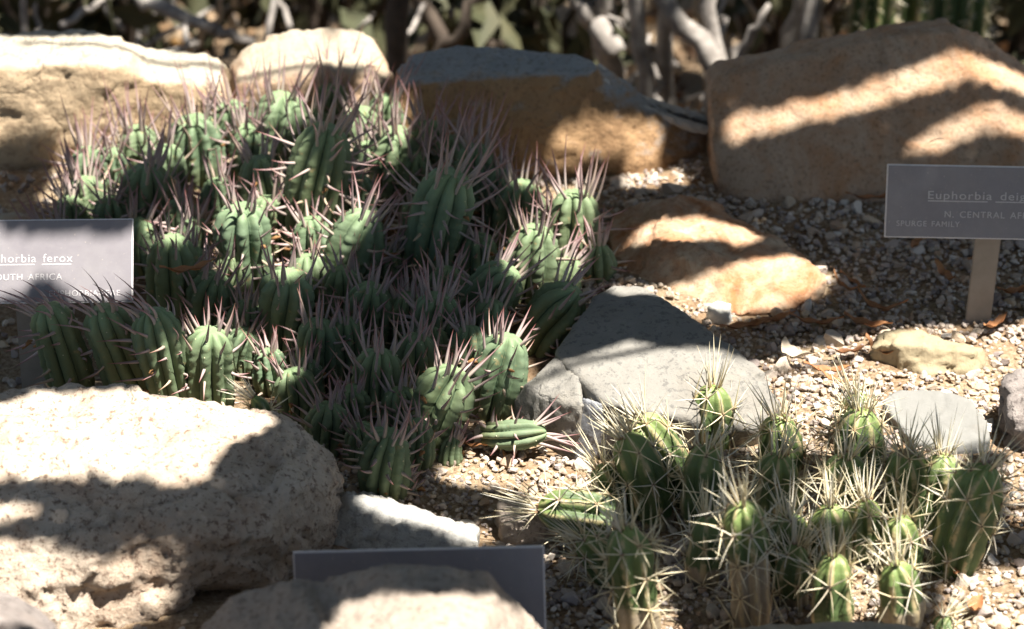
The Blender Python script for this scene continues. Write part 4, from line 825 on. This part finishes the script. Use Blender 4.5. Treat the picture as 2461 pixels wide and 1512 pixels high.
#GAPS_BEGIN
GAPS = {28: [(33, 36)],
  29: [(21, 25), (30, 39)],
  30: [(20, 26), (30, 40)],
  31: [(19, 27), (29, 41)],
  32: [(3, 5), (8, 11), (18, 42)],
  33: [(2, 12), (17, 43)],
  34: [(2, 12), (17, 27), (28, 44)],
  35: [(2, 12), (18, 45)],
  36: [(-17, -15), (2, 12), (16, 17), (18, 44)],
  37: [(-18, -14), (2, 12), (15, 20), (21, 44)],
  38: [(-19, -13), (-12, -11), (1, 12), (15, 19), (20, 43)],
  39: [(-19, -9), (-3, -1), (1, 12), (15, 42), (43, 45)],
  40: [(-19, 44)],
  41: [(-19, 43)],
  42: [(-18, 43)],
  43: [(-18, 43)],
  44: [(-18, 30), (40, 41)],
  45: [(-18, 33), (38, 41)],
  46: [(-18, 32), (37, 41), (127, 130)],
  47: [(-18, 32), (38, 43), (124, 134)],
  48: [(-17, 9), (11, 33), (39, 42), (79, 83), (121, 135)],
  49: [(-17, 34), (38, 41), (77, 83), (115, 135)],
  50: [(-17, 33), (38, 47), (74, 83), (112, 134)],
  51: [(-16, 33), (38, 47), (70, 82), (109, 127)],
  52: [(-15, 33), (37, 48), (67, 79), (82, 86), (106, 119)],
  53: [(-14, -9), (1, 33), (36, 48), (66, 76), (79, 86), (101, 116), (128, 132)],
  54: [(-14, -11), (0, 33), (36, 47), (65, 72), (78, 86), (87, 88), (95, 113), (121, 133)],
  55: [(0, 31), (37, 45), (78, 86), (88, 108), (119, 132)],
  56: [(0, 31), (36, 45), (66, 67), (77, 87), (88, 104), (117, 129), (130, 131)],
  57: [(0, 30), (35, 37), (38, 44), (46, 47), (65, 74), (77, 87), (89, 97), (115, 122)],
  58: [(0, 27), (28, 30), (35, 44), (64, 74), (77, 81), (82, 87), (89, 92), (113, 120)],
  59: [(0, 24), (29, 30), (36, 39), (40, 46), (64, 74), (80, 81), (84, 86), (111, 117)],
  60: [(0, 25), (36, 38), (39, 46), (63, 74), (79, 81), (84, 85)],
  61: [(0, 25), (37, 46), (62, 74)],
  62: [(0, 10), (12, 18), (21, 25), (38, 47), (62, 72)],
  63: [(0, 10), (12, 19), (24, 25), (39, 46), (62, 71)],
  64: [(-1, 10), (12, 19), (40, 46), (63, 71)],
  65: [(-1, 16), (41, 46), (64, 70)],
  66: [(-1, 16), (40, 46), (65, 69)],
  67: [(0, 15), (39, 46), (66, 69)],
  68: [(2, 12), (41, 45), (67, 68)],
  69: [(3, 11), (21, 24), (59, 60)],
  70: [(3, 11), (19, 25), (29, 30)],
  71: [(3, 10), (19, 24)],
  72: [(2, 10), (11, 14), (20, 24), (31, 33), (59, 61), (63, 64), (67, 68)],
  73: [(1, 9), (22, 24), (30, 33), (44, 45), (61, 64), (66, 68)],
  74: [(2, 6), (8, 9), (23, 25), (28, 32), (43, 45), (61, 63), (65, 69)],
  75: [(2, 6), (7, 10), (23, 27), (28, 32), (39, 40), (42, 45), (58, 63), (64, 69)],
  76: [(8, 10), (22, 32), (39, 44), (59, 70), (78, 80)],
  77: [(15, 17), (23, 24), (25, 32), (36, 37), (39, 44), (59, 63), (64, 71), (78, 80), (83, 87)],
  78: [(23, 30), (40, 43), (64, 71), (77, 89)],
  79: [(23, 30), (31, 32), (41, 42), (64, 72), (76, 94)],
  80: [(16, 17), (22, 32), (38, 42), (61, 62), (64, 72), (77, 94)],
  81: [(14, 19), (20, 22), (24, 31), (32, 33), (38, 42), (62, 72), (77, 94)],
  82: [(14, 19), (25, 35), (36, 42), (62, 70), (79, 93), (101, 104)],
  83: [(13, 21), (27, 43), (61, 70), (80, 85), (89, 92), (101, 104)],
  84: [(14, 16), (17, 22), (28, 42), (59, 71), (81, 82), (100, 104)],
  85: [(18, 22), (26, 42), (59, 71), (94, 98), (99, 104)],
  86: [(18, 22), (24, 42), (59, 71), (92, 104)],
  87: [(19, 43), (59, 71), (90, 103)],
  88: [(20, 43), (59, 71), (88, 103)],
  89: [(20, 43), (59, 65), (66, 71), (86, 103)],
  90: [(20, 42), (59, 70), (81, 102)],
  91: [(20, 42), (59, 70), (75, 78), (80, 101)],
  92: [(22, 42), (59, 71), (74, 79), (80, 100)],
  93: [(23, 42), (59, 70), (74, 98), (125, 129)],
  94: [(21, 22), (24, 41), (59, 70), (75, 97), (102, 105), (108, 111), (122, 130)],
  95: [(19, 20), (24, 29), (32, 40), (58, 63), (65, 69), (76, 95), (102, 106), (121, 130)],
  96: [(17, 19), (25, 27), (32, 38), (39, 40), (59, 60), (67, 69), (76, 93), (122, 124)],
  97: [(15, 19), (25, 28), (32, 37), (58, 60), (76, 91)],
  98: [(15, 21), (26, 28), (31, 36), (57, 60), (77, 84), (85, 91), (122, 129)],
  99: [(16, 20), (25, 28), (32, 36), (38, 39), (57, 61), (74, 76), (78, 80), (85, 89), (111, 112), (113, 121), (122, 131)],
  100: [(18, 19), (24, 27), (31, 35), (57, 61), (71, 77), (85, 86), (108, 109), (110, 131)],
  101: [(24, 26), (30, 33), (58, 62), (71, 78), (106, 107), (108, 131)],
  102: [(24, 25), (30, 33), (58, 62), (71, 79), (104, 131)],
  103: [(31, 35), (58, 61), (62, 63), (70, 80), (99, 100), (102, 131)],
  104: [(28, 29), (31, 35), (58, 59), (64, 66), (70, 81), (97, 131)],
  105: [(-8, -4), (26, 27), (29, 35), (70, 81), (95, 131)],
  106: [(-9, -3), (13, 16), (30, 34), (71, 82), (95, 131)],
  107: [(-9, 16), (26, 27), (31, 33), (62, 63), (71, 75), (76, 81), (93, 94), (96, 131)],
  108: [(-9, 16), (25, 28), (62, 64), (77, 80), (92, 95), (96, 131)],
  109: [(-8, 16), (25, 29), (36, 37), (62, 64), (91, 130)],
  110: [(-8, 2), (4, 16), (25, 29), (31, 37), (62, 65), (89, 129)],
  111: [(-7, 3), (5, 16), (25, 35), (62, 65), (88, 128)],
  112: [(-7, 4), (7, 15), (24, 35), (61, 65), (87, 127)],
  113: [(-7, -2), (10, 12), (24, 35), (57, 66), (87, 127)],
  114: [(23, 36), (56, 66), (88, 127)],
  115: [(22, 36), (55, 66), (89, 126)],
  116: [(22, 35), (54, 65), (89, 126)],
  117: [(21, 31), (33, 34), (35, 37), (54, 63), (89, 126)],
  118: [(21, 33), (36, 37), (54, 63), (72, 76), (89, 126)],
  119: [(21, 34), (36, 37), (54, 63), (70, 85), (87, 125)],
  120: [(22, 37), (53, 64), (69, 125)],
  121: [(22, 31), (32, 37), (51, 64), (66, 125)],
  122: [(22, 30), (32, 37), (51, 125)],
  123: [(19, 30), (32, 33), (50, 125)],
  124: [(18, 31), (50, 126)],
  125: [(18, 32), (49, 57), (60, 61), (64, 126)],
  126: [(17, 32), (50, 56), (60, 61), (64, 126)],
  127: [(17, 31), (50, 57), (60, 126)],
  128: [(17, 31), (50, 57), (59, 127)],
  129: [(17, 30), (50, 56), (59, 61), (62, 63), (64, 86), (89, 114), (121, 127)],
  130: [(19, 29), (51, 53), (57, 62), (63, 85), (89, 97), (99, 104), (106, 107), (109, 114), (118, 127)],
  131: [(20, 24), (50, 51), (57, 74), (75, 85), (90, 94), (97, 98), (99, 103), (108, 113), (118, 127)],
  132: [(20, 27), (54, 74), (75, 84), (88, 94), (97, 103), (107, 112), (118, 127)],
  133: [(20, 28), (54, 83), (88, 94), (96, 103), (107, 112), (116, 127)],
  134: [(19, 28), (54, 82), (89, 94), (97, 102), (108, 111), (116, 126)],
  135: [(19, 28), (54, 82), (89, 92), (97, 101), (108, 111), (117, 126)],
  136: [(7, 9), (18, 29), (54, 63), (64, 83), (90, 92), (98, 100), (109, 110), (118, 126)],
  137: [(6, 30), (64, 70), (72, 83), (117, 125)],
  138: [(4, 31), (64, 69), (71, 82), (108, 110), (116, 125)],
  139: [(0, 32), (63, 69), (72, 81), (107, 110), (117, 125)],
  140: [(-1, 33), (63, 70), (72, 74), (75, 78), (84, 87), (90, 91), (105, 111), (116, 125)],
  141: [(-2, 34), (50, 51), (63, 70), (71, 74), (84, 90), (92, 97), (105, 112), (116, 125)],
  142: [(-2, 34), (48, 52), (53, 54), (63, 70), (72, 73), (84, 86), (88, 89), (93, 95), (104, 111), (115, 125)],
  143: [(-2, 33), (46, 55), (57, 58), (59, 61), (63, 70), (93, 95), (104, 111), (116, 124)],
  144: [(-2, 33), (44, 57), (59, 61), (64, 70), (76, 77), (84, 86), (92, 94), (104, 111), (116, 124)],
  145: [(-2, 32), (44, 57), (58, 62), (64, 72), (73, 74), (84, 87), (92, 95), (105, 111), (115, 124)],
  146: [(-2, 30), (45, 58), (59, 71), (73, 74), (84, 87), (91, 98), (105, 107), (108, 111), (118, 123)],
  147: [(-2, 29), (47, 60), (63, 71), (73, 77), (84, 87), (91, 100), (104, 108)],
  148: [(-1, 29), (50, 59), (63, 72), (73, 76), (85, 86), (91, 101), (104, 107)],
  149: [(-1, 28), (53, 60), (63, 75), (89, 97), (98, 104), (105, 107)],
  150: [(-1, 28), (55, 61), (63, 66), (71, 74), (88, 94), (95, 97), (100, 104), (105, 106)],
  151: [(-1, 28), (58, 61), (73, 74), (88, 97), (98, 104), (105, 106)],
  152: [(-1, 28), (58, 62), (89, 96), (98, 106)],
  153: [(0, 7), (9, 12), (17, 28), (60, 61), (69, 71), (89, 91), (93, 95), (98, 104), (111, 113)],
  154: [(2, 3), (22, 27), (68, 71), (82, 83), (97, 105), (111, 119)],
  155: [(68, 70), (82, 83), (94, 95), (96, 105), (110, 122)],
  156: [(4, 13), (75, 78), (95, 105), (107, 122)],
  157: [(4, 12), (75, 79), (96, 104), (107, 122)],
  158: [(4, 8), (75, 79), (96, 103), (107, 122)],
  159: [(75, 79), (96, 103), (107, 122)],
  160: [(7, 14), (75, 79), (96, 103), (106, 121)],
  161: [(3, 17), (20, 26), (29, 30), (75, 80), (83, 84), (96, 103), (107, 121)],
  162: [(3, 29), (76, 81), (94, 103), (106, 121)],
  163: [(3, 28), (76, 83), (91, 103), (106, 121)],
  164: [(4, 27), (73, 74), (75, 82), (90, 102), (105, 121)],
  165: [(5, 23), (68, 71), (72, 73), (75, 81), (89, 103), (105, 121)],
  166: [(6, 22), (69, 71), (75, 80), (89, 103), (105, 120)],
  167: [(7, 22), (74, 80), (89, 103), (105, 119)],
  168: [(8, 21), (71, 80), (90, 103), (105, 118)],
  169: [(9, 21), (70, 80), (90, 102), (106, 117)],
  170: [(11, 20), (70, 80), (91, 102), (106, 116)],
  171: [(14, 19), (70, 80), (93, 95), (100, 102), (106, 115)],
  172: [(69, 79), (108, 113)],
  173: [(69, 78)],
  174: [(69, 77)],
  175: [(60, 62), (71, 76)],
  176: [(12, 14), (59, 62)],
  177: [(9, 16), (60, 63)],
  178: [(8, 17), (60, 62)],
  179: [(7, 18), (58, 62)],
  180: [(6, 19), (58, 65)],
  181: [(5, 20), (58, 65)],
  182: [(4, 21), (58, 66)],
  183: [(4, 22), (58, 67)],
  184: [(3, 22), (57, 67)],
  185: [(3, 22), (55, 66)],
  186: [(3, 21), (54, 65)],
  187: [(3, 21), (40, 42), (54, 64)],
  188: [(3, 21), (40, 45), (50, 64)],
  189: [(3, 21), (40, 63)],
  190: [(3, 21), (39, 62)],
  191: [(4, 20), (39, 61)],
  192: [(5, 19), (38, 60)],
  193: [(5, 18), (38, 59)],
  194: [(4, 18), (38, 58)],
  195: [(4, 19), (38, 57)],
  196: [(3, 20), (38, 56)],
  197: [(3, 20), (38, 55)],
  198: [(3, 20), (41, 54)],
  199: [(3, 20), (43, 53)],
  200: [(3, 13), (15, 20), (44, 51)],
  201: [(3, 14)],
  202: [(3, 12)],
  203: [(3, 12)],
  204: [(4, 11)],
  205: [(5, 11)],
  206: [(6, 11)],
  207: [(7, 11)]}
#GAPS_END
overhead_tree()

# unseen trees added so their crowns close in the bed and hold back the open sky
def add_sky_block_tree(x, y, label, seed, n=3000):
    rs = np.random.default_rng(seed); b = np.array([x, y, gz(x, y)]); root = thing('sky_block_tree', label, 'tree', b, None)
    tr = MB(); s = np.linspace(0, 1, 14); pts = np.stack([.08*np.sin(s*3), .06*np.sin(s*4+1), s*2.0-.1], 1); tube(tr, pts, np.linspace(.09, .05, 14), 12, 0, .06)
    cen = []
    for i in range(7):
        e = np.array([rs.normal(0, .55), rs.normal(0, .55), rs.uniform(1.9, 2.9)]); q = branch_pts(pts[-1]*[1, 1, .8], e, 8, .03, rs); tube(tr, q, np.linspace(.035, .01, 8), 8); cen += list(q[3:])
    link('trunk', tr.mesh('trunk', MT['darkbark']), (0, 0, 0), root)
    cen = np.array(cen); p = cen[rs.integers(0, len(cen), n)]+rs.normal(0, .28, (n, 3)); w = p+b
    kk = w[:, 2:3]/SUN[2]; sh = w-SUN*kk                                                    # keep the gap the sun reaches the bed through
    p = p[~((np.abs(sh[:, 0]) < .75) & (sh[:, 1] > -.75) & (sh[:, 1] < .55)) & (w[:, 2] > 1.0)]
    lm = MB(); leafy(lm, p, .16, rs); o = link('crown', lm.mesh('crown', MT['leaf'], (0, 0, 0), False), (0, 0, 0), root); o['kind'] = 'stuff'
for i, (x, y, lab) in enumerate([(-1.9, -.6, 'added unseen tree holding back sky past the large granite boulder'), (-1.6, 1.6, 'added unseen tree holding back sky behind the long pale boulder'), (.2, 2.9, 'added unseen tree holding back sky behind the leafless shrub'), (2.2, 1.9, 'added unseen tree holding back sky behind the column cacti'), (2.3, -1.2, 'added unseen tree holding back sky past the lumpy dark rock'), (-1.1, -3.0, 'added unseen tree holding back sky opposite the pinkish boulder'), (1.3, -3.2, 'added unseen tree holding back sky opposite the cactus clump')]): add_sky_block_tree(x, y, lab, 900+i)
